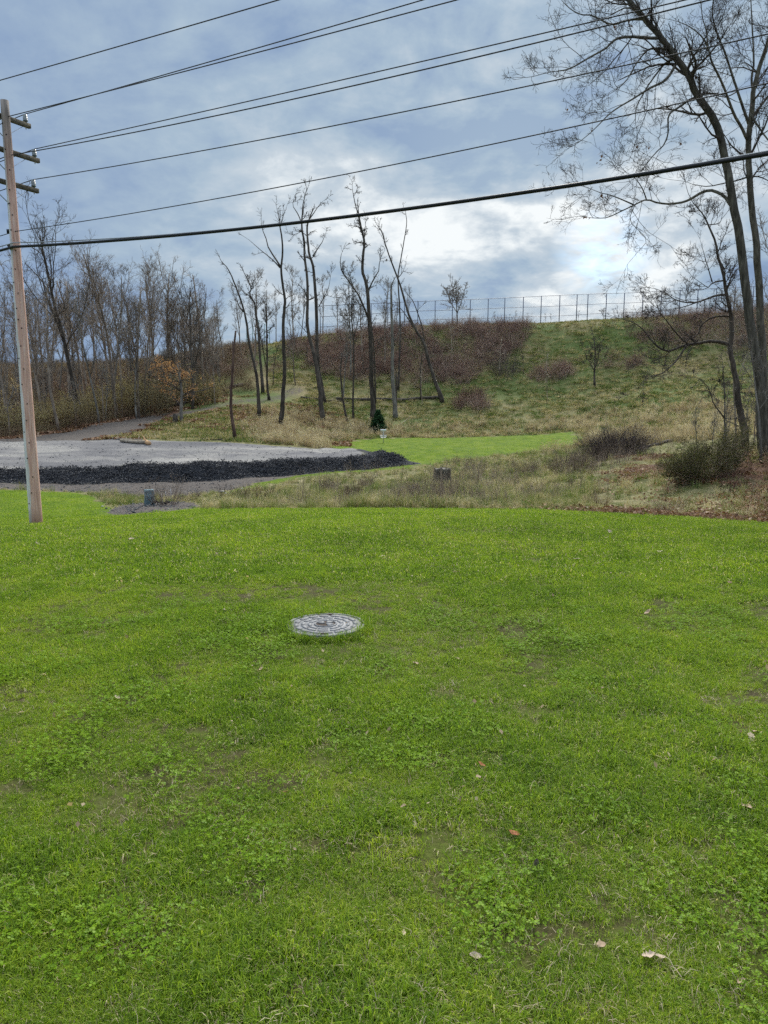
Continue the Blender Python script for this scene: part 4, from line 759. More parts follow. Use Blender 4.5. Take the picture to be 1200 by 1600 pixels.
# ---- woodland trees: eight built ones, copied
def forest_proto(seed, h, spread, forks, mt, name='woodland_tree', r0=.165, tw=1.0, fine=None):
    rng = np.random.default_rng(seed); root = empty(name, (0, 0, 0)); n = 12
    S = np.array([[0, 0, -.3]]); D = np.array([[rng.normal(0, .06), rng.normal(0, .06), 1.]])
    T, R = run(rng, S, D, np.array([h * .95]), np.array([r0]), n, .045, .05); R[0] *= np.linspace(1.1, .35, n) / np.linspace(1, .35, n)
    mobj('trunk', tube_mesh('trunk', [(T, R, 7)]), mt, root)
    P1, R1 = sprout(rng, T, R, forks, .28, .93, (18, 48), (.28 * spread, .55 * spread), (.35, .62), 8, .10, .16, 1, .02)
    for a_ in range(len(P1)): mobj('limb', tube_mesh('limb', [(P1[a_:a_ + 1], R1[a_:a_ + 1], 5)]), mt, root)
    A = np.concatenate([P1, resample(T[0, 4:], 8)[None]]); RA = np.concatenate([R1, np.interp(np.linspace(0, 1, 8), np.linspace(0, 1, n - 4), R[0, 4:])[None]])
    P2, R2 = sprout(rng, A, RA, 9 * tw, .12, 1, (22, 60), (.22, .5), (.4, .65), 6, .15, .10, .5, .018)
    P3, R3 = sprout(rng, P2, R2, 5 * tw, .15, 1, (25, 60), (.3, .6), (.55, .85), 4, .2, .08, .3, .013)
    P4, R4 = sprout(rng, P3, R3, 2.6 * tw, .15, 1, (25, 60), (.4, .8), (.6, .9), 3, .2, .06, .25, .010)
    mobj('crown', tube_mesh('crown', [(P2, R2, 4), (P3, R3, 3), (P4, R4, 3)]), fine or mt, root)
    return root
def copy_tree(root, loc, rz, s, label, cat, group, sz=None):
    r = root.copy(); link(r); r.location = loc; r.rotation_euler = (0, 0, rz); r.scale = (s, s, sz or s); tag(r, label, cat, group)
    for ch in root.children: c = ch.copy(); link(c, r)
    return r
protos = [forest_proto(100 + i, 17, sp, fk, mt, r0=.13 + .03 * (i % 3)) for i, (sp, fk, mt) in enumerate([(1, 9, B_wood), (.8, 8, B_wood), (1.2, 10, B_dark), (.7, 7, B_grey), (1.0, 9, B_wood), (.9, 8, B_wood)])]
used = set()
def woods(k, loc, s, label, group, rz=None, cat='tree'):
    rz = rg.random() * 6.28 if rz is None else rz; p = protos[k]
    if k not in used:
        used.add(k); p.location = loc; p.rotation_euler = (0, 0, rz); p.scale = (s, s, s); tag(p, label, cat, group); return p
    return copy_tree(p, loc, rz, s, label, cat, group)
def gpt(px, Y): x = xat(px, Y); return (x, Y, hgt(x, Y) - .05)
LW = [  # picture column, distance, row of the top, kind, label
    (128, 84, 322, 2, 'tallest dark forked tree in the woods right of the pole'), (68, 80, 395, 0, 'wide bare tree in the woods just right of the pole'),
    (185, 86, 352, 4, 'tall bare tree with a bent top, right of the tallest forked one'), (265, 92, 388, 5, 'rounded bare tree above the orange leaved one'),
    (318, 95, 388, 1, 'bare tree with a long bare tip at the right end of the woods'), (12, 78, 410, 1, 'bare tree at the left edge behind the pole'),
    (225, 88, 395, 0, 'grey bare tree between the bent top tree and the rounded one'), (155, 80, 430, 3, 'straight slim grey tree at the edge of the woods'),
    (92, 76, 440, 5, 'leaning slim tree at the front edge of the woods'), (300, 90, 420, 2, 'dark tree leaning over the path')]
for px, Y, top, kind_, lb in LW:
    loc = gpt(px, Y); s = (at(px, top, Y)[2] - loc[2]) / 18.5; woods(kind_, loc, s, lb, 'bare trees in the left woods')
r2 = np.random.default_rng(77)
for i_ in range(64):
    px = r2.uniform(-190, 350); Y = r2.uniform(82, 135) if px > 0 else r2.uniform(74, 125)
    top = np.interp(px, [-190, 0, 60, 130, 250, 340], [395, 425, 415, 390, 405, 450]) + r2.uniform(-8, 60)
    loc = gpt(px, Y); s = (at(px, top, Y)[2] - loc[2]) / 18.0
    if px > 240: s *= .92
    woods(int(r2.integers(0, 6)), loc, s, 'one of many bare grey brown trees massed in the left woods', 'bare trees massed in the left woods')
# thin young stems in the woods and behind the foot of the hill
yp = forest_proto(140, 9, .9, 7, B_wood, 'young_tree', .09, .8, M_twig2); ypg = forest_proto(141, 9, .75, 6, B_grey, 'young_tree', .08, .8, M_twig2)
first = True
for i_ in range(76):
    px = r2.uniform(-150, 350); Y = r2.uniform(72, 100) if i_ < 44 else r2.uniform(100, 128); Y = max(Y, np.interp(px, [-200, 0, 120, 180, 240, 300, 360], [68, 71, 78, 84, 91, 96, 101]))
    loc = gpt(px, Y); s = r2.uniform(.5, 1.15); copy_tree(yp if i_ % 2 else ypg, loc, r2.random() * 6, s, 'one of many thin young bare trees at the edge of the woods', 'tree', 'young trees at the edge of the woods')
# slim trees along the hill crest seen between the big ones
for i_, (px, top, Y) in enumerate([(352, 440, 120), (378, 430, 122), (398, 405, 118), (416, 430, 128), (432, 445, 130), (458, 400, 128), (470, 425, 130), (505, 420, 130), (528, 440, 131), (548, 395, 112), (566, 430, 118), (600, 415, 114), (618, 450, 126), (640, 440, 131), (462, 470, 108), (536, 470, 104)]):
    loc = gpt(px, Y); s = (at(px, top, Y)[2] - loc[2]) / 10.5; copy_tree(yp if i_ % 3 else ypg, loc, r2.random() * 6, s, 'one of the slim bare trees along the crest behind the big trunks', 'tree', 'slim trees along the hill crest')
for p in (yp, ypg): p.location = gpt(345 if p is yp else 338, 108 if p is yp else 100); tag(p, 'one of many thin young bare trees at the edge of the woods', 'tree', 'young trees at the edge of the woods')
for i_ in range(14):
    px = r2.uniform(640, 1180); Y = 129.5 + r2.uniform(0, 3); loc = gpt(px, Y); copy_tree(yp, loc, r2.random() * 6, r2.uniform(.14, .24), 'one of the low scrubby saplings under the fence', 'sapling', 'scrub along the fence')

for px, Y, k_, s_, lb in [(1222, 41, 4, .74, 'greyish bare tree behind the right frame edge trunks'), (1150, 52, 0, .60, 'smaller bare tree in the gap between the crooked tree and the big trunks'), (1275, 37, 5, .72, 'bare tree past the right frame edge, only its twigs reaching in')]:
    woods(k_, gpt(px, Y), s_, lb, 'large bare trees on the right bank')
for i_, (px, Y, s_) in enumerate([(1112, 47, .42), (1136, 44, .5), (1160, 46, .46), (1176, 40, .42), (1194, 42, .55), (1208, 36, .45), (1090, 52, .40)]):
    copy_tree(yp if i_ % 2 else ypg, gpt(px, Y), r2.random() * 6, s_, 'one of the thin bare saplings crowding behind the big right trunks', 'sapling', 'saplings behind the right trunks')
# beech with orange leaves
def beech(px, py, h, label, mt_leaf, seed, ymin=60, w=1.0, nl=1.0):
    rng = np.random.default_rng(seed); g = ground_at(px, py, ymin); root = empty('beech_tree', tuple(g)); S = np.array([[0, 0, -.1]])
    T, R = run(rng, S, np.array([[.05, 0, 1.]]), np.array([h]), np.array([h * .032]), 9, .06, .04); mobj('trunk', tube_mesh('trunk', [(T, R, 8)]), B_grey, root)
    P1, R1 = sprout(rng, T, R, 20, .25, 1, (50, 88), (.42 * w, .68 * w), (.3, .5), 7, .1, .02, .5, .01); P2, R2 = sprout(rng, P1, R1, 8, .15, 1, (30, 60), (.25, .45), (.5, .7), 5, .15, .02, .2, .005)
    mobj('branches', tube_mesh('branches', [(P1, R1, 4), (P2, R2, 3)]), M_twig, root)
    C = P2.reshape(-1, 3); sel = fbm(C[:, 0] + 9, C[:, 2] * 2, .8, 2, 3) > .40; C = C[sel]; C = np.repeat(C, int(3 * nl) or 1, 0) + rng.normal(0, .09, (len(C) * (int(3 * nl) or 1), 3)); V, F_, ti = leaf_quads(rng, C, .10, .2)
    mobj('leaves', fast_mesh('leaves', V, F_, False, {'tint': ti}), mt_leaf, root); return tag(root, label, 'tree')
beech(283, 660, 6.4, 'small tree holding orange dead leaves beside the gravel path', M_orange, 5, 66, 1.15)
beech(8, 668, 5.0, 'small tree with pale tan leaves at the left frame edge', M_tan, 6, 66, .8, .4)

# ------------------------------------------------------------------ shrubs, each its own
def shrub(px, py, w, h, mt, label, seed, n=70, twigs=7, r=.009, ymin=18, lean=.75, name='shrub', leaves=None, group=None, nl=0, lsz=.04, flat=1.0, up=.03, wpt=None):
    rng = np.random.default_rng(seed); g = wpt if wpt is not None else ground_at(px, py, ymin); th = rng.random(n) * 2 * PI; q_ = w * .28 * np.sqrt(rng.random(n))
    S = np.stack([q_ * np.cos(th), q_ * np.sin(th) * .8, np.full(n, -.05)], 1); D = np.stack([np.cos(th) * lean * rng.random(n) * w / h, np.sin(th) * lean * rng.random(n) * w / h, np.full(n, 1.)], 1); D /= np.linalg.norm(D, axis=1, keepdims=True)
    ln = rng.uniform(.55, 1.1, n) * np.hypot(h * .95 * D[:, 2], w * .5 * np.hypot(D[:, 0], D[:, 1])) * 1.05
    P1, R1 = run(rng, S, D, ln, np.full(n, r), 7, .10, up, r * .4); P2, R2 = sprout(rng, P1, R1, twigs, .2, 1, (20, 60), (.22, .5), (.5, .75), 5, .16, .05, .1, r * .35); P3, R3 = sprout(rng, P2, R2, 2.6, .2, 1, (20, 60), (.3, .6), (.6, .8), 4, .18, .05, .06, r * .3)
    bt = [(P1, R1, 4), (P2, R2, 3), (P3, R3, 3)]; V, F_ = tubes(bt); gy = []
    V[:, 2] += height(V[:, 0] + g[0], V[:, 1] + g[1]) - g[2]
    ti = np.concatenate([np.repeat(rng.random(len(b_[0])), b_[0].shape[1] * b_[2]) for b_ in bt])
    me = fast_mesh('stems', V, F_, False, {'tint': ti})
    if leaves is None:
        o = mobj(name, me, mt); o.location = g; return tag(o, label, 'shrub', group)
    root = empty(name, tuple(g)); mobj('stems', me, mt, root); C = np.concatenate([P2.reshape(-1, 3), P3.reshape(-1, 3)]); C = C[rng.integers(0, len(C), nl)] + rng.normal(0, .04, (nl, 3)); C[:, 2] += height(C[:, 0] + g[0], C[:, 1] + g[1]) - g[2]
    V, F_, ti = leaf_quads(rng, C, lsz, .2); mobj('leaves', fast_mesh('leaves', V, F_, False, {'tint': ti}), leaves, root); return tag(root, label, 'shrub', group)
M_purple = foliage('purple grey twigs', [(0.0, (.055, .045, .04)), (0.5, (.12, .095, .09)), (1.0, (.21, .17, .155))], 1.0, .3, .7, .2, .1)
M_greytw = foliage('grey brown twigs', [(0.0, (.06, .045, .035)), (0.5, (.15, .11, .085)), (1.0, (.28, .22, .165))], 1.0, .3, .7, .2, .1)
M_dkred = foliage('dark red twigs', [(0.0, (.04, .02, .02)), (0.5, (.10, .05, .045)), (1.0, (.2, .11, .09))], 1.0, .3, .7, .2, .1)
bush = ground_at(1105, 748, 17, 32)
shrub(1108, 748, 2.7, 1.6, M_weed, 'large olive green leafy bush in front of the big right trunks', 201, 150, 9, .008, name='leafy_bush', leaves=M_olive, nl=30000, lsz=.026, wpt=bush, lean=.85)
shrub(1140, 765, 1.0, .9, M_dkred, 'low dark red stemmed shrub in front of the olive bush', 214, 26, 5, .006, 17, wpt=ground_at(1140, 768, 17, 30))
b2 = ground_at(965, 716, 34, 48)
shrub(965, 716, 4.0, 2.5, M_purple, 'big rounded purple grey twiggy bush at the end of the mown green', 202, 380, 11, .010, wpt=b2, lean=.9)
shrub(905, 730, 3.2, 1.4, M_greytw, 'loose grey brown bush left of the purple grey one', 203, 120, 7, .007, wpt=ground_at(900, 738, 30, 48))
for i_, (px, py, w, h, mt, lb) in enumerate([
    (790, 585, 5.5, 2.9, M_purple, 'dark rounded bush below the bramble thicket'), (405, 788, 1.5, .95, M_greytw, 'grey twiggy bush at the left end of the meadow strip'),
    (257, 790, 1.5, 1.25, M_weed, 'dry pale bush directly behind the utility pedestal'), (360, 785, 1.6, .75, M_greytw, 'low grey bush at the corner of the lawn, nearest the pedestal'),
    (550, 782, .8, .8, M_dkred, 'small dark upright bush in the left of the meadow strip'), (515, 770, .8, .75, M_weed, 'small weedy bush left of the dark upright one'), (573, 765, .8, .9, M_weed, 'tall thin weedy bush near the middle of the strip'),
    (655, 786, .9, .55, M_dkred, 'low dark bush at the lawn edge below the stump'), (697, 785, .7, 1.0, M_weed, 'thin weedy bush standing before the stump'), (645, 770, .7, .6, M_weed, 'short weedy bush left of the stump'),
    (820, 742, 1.6, 1.0, M_greytw, 'grey brown weedy bush in the middle of the right meadow'), (745, 735, 2.0, .9, M_weed, 'wide dry weed clump right of the stump'), (850, 785, 1.6, .9, M_weed, 'dry weed clump near the lawn edge under the loose bush'),
    (185, 781, 1.6, .45, M_weed, 'low dry scrub left of the utility pedestal'), (300, 782, 1.3, .5, M_weed, 'low dry scrub right of the stakes by the pedestal'),
    (735, 625, 3.6, 1.9, M_dkred, 'reddish bush low on the slope left of the green slope'), (150, 655, 3, 2.2, M_under, 'olive bush at the foot of the woods'), (60, 672, 3, 2.0, M_under, 'brown bush beside the gravel behind the pole'),
    (935, 790, .9, .5, M_straw, 'tan grass clump at the right lawn edge'), (1045, 800, 1.0, .45, M_straw, 'widest tan grass clump at the lawn edge below the olive bush')]):
    shrub(px, py, w, h, mt, lb, 220 + i_, 60 if w < 2.5 else 140, 6, .0055 if w < 2.5 else .012, group=None)
for i_, (px, Y, w, h, lb) in enumerate([(238, 88, 8, 6.0, 'large yellow green budding thicket left of the orange leaved tree'), (200, 92, 7, 5.0, 'yellow green budding thicket behind the slim woodland trunks'), (318, 94, 5, 3.5, 'greenish budding bush right of the orange leaved tree'), (95, 80, 6, 3.2, 'olive budding bush under the woods near the pole'), (130, 84, 6, 3.6, 'olive budding bush at the foot of the forked tree'), (30, 76, 6, 3.2, 'dull green bush at the left edge of the woods')]):
    x = xat(px, Y); shrub(px, 0, w, h, M_budding, lb, 260 + i_, 130, 8, .014, wpt=np.array([x, Y, hgt(x, Y)]), lean=.7, name='budding_thicket', leaves=M_budding, nl=4500, lsz=.075)

# little spruce
def spruce(px, py, h):
    rng = np.random.default_rng(9); g = ground_at(px, py, 60); root = empty('spruce', tuple(g)); mobj('trunk', tube_mesh('trunk', [(np.array([[0, 0, -.1], [0, 0, h]]), np.array([.07, .012]), 6)]), B_dark, root)
    n = 230; z = h * (.04 + .92 * rng.random(n)**1.1); a = rng.random(n) * 6.28; L = (h - z) * .40 * rng.uniform(.7, 1.15, n) + .12; S = np.stack([0 * z, 0 * z, z], 1); D = np.stack([np.cos(a), np.sin(a), np.full(n, .05)], 1)
    P1, R1 = run(rng, S, D, L, np.full(n, .012), 5, .05, .03); P2, R2 = sprout(rng, P1, R1, 8, .1, 1, (35, 60), (.3, .5), (.5, .7), 3, .1, .02, .05, .004); mobj('branches', tube_mesh('branches', [(P1, R1, 3), (P2, R2, 3)]), B_dark, root)
    C = np.concatenate([P1.reshape(-1, 3), P2.reshape(-1, 3), P2.reshape(-1, 3)]); C = np.repeat(C, 3, 0) + rng.normal(0, .045, (len(C) * 3, 3)); V, F_, ti = leaf_quads(rng, C, .045, .1, None, 3.0)
    mobj('needles', fast_mesh('needles', V, F_, False, {'tint': ti}), M_needle, root); tag(root, 'little dark green spruce behind the disc golf basket', 'spruce')
spruce(591, 677, 2.9)

# ------------------------------------------------------------------ logs and stump
def log(pts, r, mt, label, seed, cut=None, ymin=15, name='fallen_log'):
    rng = np.random.default_rng(seed); W = [ground_at(px, py, ymin) for px, py in pts]; Pn = resample(np.array(W), 12); Pn[:, 2] = [hgt(p[0], p[1]) + r * .75 for p in Pn]; Pn += rng.normal(0, r * .08, Pn.shape)
    R = np.linspace(r, r * .65, 12) * (1 + rng.normal(0, .05, 12)); o3 = Pn[0]; root = empty(name, tuple(o3)); mobj('log_body', tube_mesh('log_body', [(Pn - o3, R, 10)]), mt, root)
    st = [(np.array([Pn[k_] - o3, Pn[k_] - o3 + [rng.normal(0, r), rng.normal(0, r), r * rng.uniform(1.5, 3)]]), np.array([r * .25, r * .1]), 5) for k_ in (4, 8)]
    mobj('branch_stub', tube_mesh('branch_stub', st), mt, root)
    if cut:
        d = Pn[0] - Pn[1]; d /= np.linalg.norm(d); mobj('cut_end', tube_mesh('cut_end', [(np.array([[0, 0, 0], d * .012]), np.array([r * .93, r * .93]), 10)]), cut, root)
    tag(root, label, 'log')
log([(228, 694), (210, 693), (188, 691)], .19, B_pale, 'pale cut log with an orange end lying behind the gravel', 1, B_cut, 50)
log([(233, 696), (226, 692)], .2, B_cut, 'short orange split piece of wood at the end of the pale log', 2, B_cut, 50)
log([(222, 689), (172, 686)], .10, B_pale, 'thin pale pole lying behind the cut log', 3, None, 50)
log([(690, 624), (640, 626), (585, 626), (525, 625)], .26, B_dark, 'long blackish fallen log across the slope behind the trunks', 4, None, 80)
log([(470, 622), (505, 626), (545, 628)], .14, B_dark, 'shorter dark fallen branch left of the long log', 5, None, 80)
log([(380, 602), (312, 624), (248, 640)], .22, B_dark, 'dark fallen log above the path, behind the orange leaved tree', 6, None, 78)
log([(240, 612), (280, 622)], .14, B_dark, 'small fallen log in the woods left of the orange leaved tree', 7, None, 78)
log([(1072, 686), (1040, 692), (1000, 702)], .15, B_dark, 'dark fallen log on the bank right of the purple grey bush', 8, None, 24)
log([(1074, 672), (1105, 676), (1140, 670)], .09, B_dark, 'thin dark fallen branch at the foot of the crooked tree', 9, None, 24)
log([(348, 688), (315, 686)], .07, B_dark, 'thin stick lying in the grass left of the reddish snag', 10, None, 60)
log([(640, 652), (618, 668)], .05, B_pale, 'thin pale stick leaning in the dry grass beside the dead trunk', 11, None, 60)
def stump(px, py, Y, w, h):
    rng = np.random.default_rng(4); x = xat(px, Y); z = hgt(x, Y); k = 28; a = np.arange(k) * 2 * PI / k; pr = 1 + .09 * np.sin(a * 5 + 1) + .05 * np.sin(a * 11) + rng.normal(0, .02, k)
    root = empty('tree_stump', (x, Y, z)); V = []; lv_ = [(-.15, 1.32), (.05, 1.15), (h * .4, 1.02), (h * .8, .98), (h, .97)]
    for zz, s in lv_: V.append(np.stack([np.cos(a) * w / 2 * pr * s, np.sin(a) * w / 2 * pr * s, np.full(k, zz) + (rng.normal(0, .035, k) if zz == h else 0)], 1))
    V.append(V[-1] * [.86, .86, 1] - [0, 0, .05]); V = np.concatenate(V); F_ = [[r_ * k + i, r_ * k + (i + 1) % k, (r_ + 1) * k + (i + 1) % k, (r_ + 1) * k + i] for r_ in range(5) for i in range(k)]
    mobj('bark', fast_mesh('bark', V, [F_], True), B_near, root); top = V[-k:]; c = top.mean(0) + [0, 0, .02]; mobj('cut_face', fast_mesh('cut_face', np.vstack([top, c]), [[[i, (i + 1) % k, k] for i in range(k)]]), B_grey, root)
    mobj('bare_strip', fast_mesh('bare_strip', np.array([[-.14, -w / 2 * 1.06, .1], [-.05, -w / 2 * 1.08, .1], [-.04, -w / 2 * 1.0, h - .02], [-.13, -w / 2 * .99, h - .02]]) + [0, -.015, 0], [[[0, 1, 2, 3]]]), B_pale, root)
    tag(root, 'broad dark grey tree stump in the dry meadow strip', 'stump')
stump(691, 752, 36.5, .80, .78)
def small_stump(px, py):
    g = ground_at(px, py, 60); root = mobj('tree_stump', tube_mesh('tree_stump', [(np.array([[0, 0, -.1], [.02, 0, .5], [.0, 0, 1.0]]), np.array([.34, .27, .22]), 9)]), B_dark); root.location = g; tag(root, 'short dark stump against the orange leaved tree', 'stump')
small_stump(274, 661)

# ------------------------------------------------------------------ fence on the crest
M_post = plain('blue grey galvanised steel', (.07, .09, .15), .5, .4, .2)
M_wire = plain('galvanised wire', (.22, .24, .28), .5, .4, .3)
fpx = [500, 527, 553, 580, 606, 632, 653, 680, 707, 735, 763, 789, 818, 846, 875, 902, 919, 948, 976, 1005, 1034, 1063, 1091, 1120, 1149, 1178, 1210, 1245]
ftop = np.interp(fpx, [500, 653, 735, 902, 1000, 1091, 1245], [478, 471, 468, 460, 457, 452, 444])
fY = np.interp(fpx, [500, 700, 1245], [131.5, 129.5, 125.5])
root = empty('chain_link_fence', gpt(850, 128)); o3 = np.array(root.location); tops, bots = [], []
for px, ty, Y in zip(fpx, ftop, fY):
    tp = at(px, ty, Y); bz = hgt(tp[0], Y) - .2; tops.append(tp); bots.append(np.array([tp[0], Y, bz]))
    mobj('post', tube_mesh('post', [(np.array([bots[-1], tp]) - o3, np.array([.07, .07]), 6)]), M_post, root)
tops = np.array(tops); bots = np.array(bots)
for f_ in (1.0, .64, .30):
    line = bots * (1 - f_) + tops * f_
    for a_ in range(len(line) - 1): mobj('rail', tube_mesh('rail', [(line[a_:a_ + 2] - o3, np.array([.040, .040]), 4)]), M_post, root)
dm = []
for a_ in range(len(tops) - 1):
    H = (tops[a_] - bots[a_])[2]; Wd = np.linalg.norm((tops[a_ + 1] - tops[a_])[:2])
    for s_ in np.arange(-H, Wd, .28):
        for sg in (1, -1):
            u0, u1 = max(s_, 0), min(s_ + H, Wd)
            if u1 - u0 < .05: continue
            v0, v1 = (u0 - s_) / H, (u1 - s_) / H
            if sg < 0: v0, v1 = 1 - v0, 1 - v1
            f0, f1 = u0 / Wd, u1 / Wd; b0 = bots[a_] * (1 - f0) + bots[a_ + 1] * f0; t0 = tops[a_] * (1 - f0) + tops[a_ + 1] * f0; b1 = bots[a_] * (1 - f1) + bots[a_ + 1] * f1; t1 = tops[a_] * (1 - f1) + tops[a_ + 1] * f1
            dm.append([b0 * (1 - v0) + t0 * v0 - o3, b1 * (1 - v1) + t1 * v1 - o3])
dm = np.array(dm); wm = mobj('wire_mesh', tube_mesh('wire_mesh', [(dm, np.full(dm.shape[:2], .0040), 3)]), M_wire, root); wm['kind'] = 'stuff'
tag(root, 'tall blue grey chain link fence along the top of the hill', 'fence')
# teal frame behind the left trees
M_teal = plain('teal netting frame', (.10, .26, .24), .6, .3)
root = empty('netting_frame', gpt(402, 128)); o3 = np.array(root.location)
pp = [(385, 508), (394, 498), (404, 500), (413, 506), (421, 514)]
tp_ = [at(px, py, 128 + .6 * i_) for i_, (px, py) in enumerate(pp)]
for t_ in tp_: mobj('frame_pole', tube_mesh('frame_pole', [(np.array([[t_[0], t_[1], hgt(t_[0], t_[1]) - .2], t_]) - o3, np.array([.05, .05]), 5)]), M_teal, root)
for f_ in (1, .75, .5, .25):
    for a_ in range(4): A_ = tp_[a_].copy(); B_ = tp_[a_ + 1].copy(); A_[2] = o3[2] + (A_[2] - o3[2]) * f_; B_[2] = o3[2] + (B_[2] - o3[2]) * f_; mobj('frame_bar', tube_mesh('frame_bar', [(np.array([A_, B_]) - o3, np.array([.03, .03]), 4)]), M_teal, root)
tag(root, 'teal green netting frame on the crest behind the left trees', 'netting frame')

# ------------------------------------------------------------------ utility pole, wires
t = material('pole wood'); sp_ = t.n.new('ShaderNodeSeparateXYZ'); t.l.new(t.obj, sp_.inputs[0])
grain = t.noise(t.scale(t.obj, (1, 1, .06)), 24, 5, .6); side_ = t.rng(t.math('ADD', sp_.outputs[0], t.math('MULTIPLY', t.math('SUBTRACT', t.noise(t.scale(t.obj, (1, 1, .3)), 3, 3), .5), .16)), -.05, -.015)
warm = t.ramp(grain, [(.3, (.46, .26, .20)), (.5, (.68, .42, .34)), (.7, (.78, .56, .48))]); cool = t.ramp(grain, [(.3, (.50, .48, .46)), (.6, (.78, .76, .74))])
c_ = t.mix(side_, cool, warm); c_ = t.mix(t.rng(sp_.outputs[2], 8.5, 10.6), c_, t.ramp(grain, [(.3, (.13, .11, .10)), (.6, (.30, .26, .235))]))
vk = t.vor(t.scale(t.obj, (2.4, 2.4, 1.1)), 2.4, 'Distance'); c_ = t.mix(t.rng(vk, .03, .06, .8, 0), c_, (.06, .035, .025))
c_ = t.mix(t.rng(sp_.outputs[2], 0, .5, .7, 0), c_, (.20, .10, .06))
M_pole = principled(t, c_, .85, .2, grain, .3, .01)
M_arm = bark('weathered crossarm', (.05, .045, .035), (.12, .105, .08), (.20, .18, .14), 12, 1); M_ins = plain('grey porcelain', (.16, .19, .20), .35, .5); M_steel = plain('galvanised brace', (.35, .36, .38), .5, .4, .5); M_blk = plain('black cable sheath', (.010, .010, .012), .55, .35); M_alu = plain('dark conductor', (.035, .033, .04), .5, .4)
PB = at(57, 824, 20.0); PB[2] = hgt(PB[0], 20.0); PT = at(7, 157, 20.0); pole = empty('utility_pole', tuple(PB)); Hh = PT[2] - PB[2]; lean_x = (PT[0] - PB[0])
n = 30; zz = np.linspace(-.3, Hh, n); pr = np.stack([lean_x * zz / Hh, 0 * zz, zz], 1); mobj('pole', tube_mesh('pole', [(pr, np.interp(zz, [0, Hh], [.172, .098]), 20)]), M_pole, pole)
U = unit([.884, -.467, 0]); NRM = np.array([.467, .884, 0])
def box_beam(a, b, w, h): 
    a = np.asarray(a, float); b = np.asarray(b, float); d = unit(b - a); s = unit(np.cross(d, [0, 0, 1])) * w / 2; u = unit(np.cross(s, d)) * h / 2; V = [p + i * s + j * u for p in (a, b) for i, j in ((-1, -1), (1, -1), (1, 1), (-1, 1))]
    return fast_mesh('beam', np.array(V), [[[0, 3, 2, 1], [4, 5, 6, 7], [0, 1, 5, 4], [1, 2, 6, 5], [2, 3, 7, 6], [3, 0, 4, 7]]])
def on_pole(py): 
    p = at(10, py, 20.0); z = p[2] - PB[2]; return np.array([lean_x * z / Hh, 0, z])
arm_z = []; ins_top = {}
for ai, (py, Lf) in enumerate([(180, .82), (233, 1.02), (284, .93)]):
    c = on_pole(py); c = c + U * (-.16) * (-1 if False else 1); a = c - NRM * 1.1; b = c + NRM * Lf; me = box_beam(a, b, .095, .115); bm_ = mobj('crossarm', me, M_arm, pole); bv_ = bm_.modifiers.new('bevel', 'BEVEL'); bv_.width = .008
    for sg, e in ((1, Lf - .13), (-1, -1.0)):
        ip_ = c + NRM * e + [0, 0, .055]; zz = np.array([0, .03, .035, .07, .075, .11, .115, .15, .16, .2, .21]); rr = np.array([.03, .03, .058, .055, .05, .06, .05, .055, .045, .045, .02]) * 1.05
        mobj('insulator', tube_mesh('insulator', [(np.stack([0 * zz, 0 * zz, zz], 1) + ip_, rr, 12)]), M_ins, pole); mobj('bolt', tube_mesh('bolt', [(np.array([ip_ - [0, 0, .16], ip_]), np.array([.012, .012]), 5)]), M_steel, pole)
        ins_top[(ai, sg)] = ip_ + [0, 0, .21]
        mobj('brace', box_beam(on_pole(py + 33) + U * -.13 , c + NRM * (.62 * sg) + [0, 0, -.05], .03, .006), M_steel, pole)
mobj('clamp', box_beam(on_pole(362) + [-.17, -.02, 0], on_pole(362) + [-.07, -.02, 0], .08, .1), M_blk, pole); mobj('clamp', box_beam(on_pole(383) + [-.16, -.02, 0], on_pole(392) + [-.05, -.05, 0], .07, .07), M_blk, pole)
for z_ in (120, 300): mobj('bolt', tube_mesh('bolt', [(np.array([on_pole(200 + z_) + [0, -.17, 0], on_pole(200 + z_) + [0, -.13, 0]]), np.array([.016, .016]), 6)]), M_blk, pole)
for q_, z_ in enumerate(np.linspace(.6, Hh - .5, 26)):
    an = -PI / 2 + [-.5, .1, .45, -.2, .3][q_ % 5]; rr2 = np.interp(z_, [0, Hh], [.172, .098]); c2 = np.array([lean_x * z_ / Hh, 0, z_ + .1 * math.sin(q_ * 5)]); dd = np.array([math.cos(an), math.sin(an), 0])
    mobj('peg', tube_mesh('peg', [(np.array([c2 + dd * (rr2 - .02), c2 + dd * (rr2 + .012)]), np.array([.018, .016]), 6)]), M_blk, pole)
tag(pole, 'tall pinkish wooden utility pole with three crossarms at the left', 'utility pole')
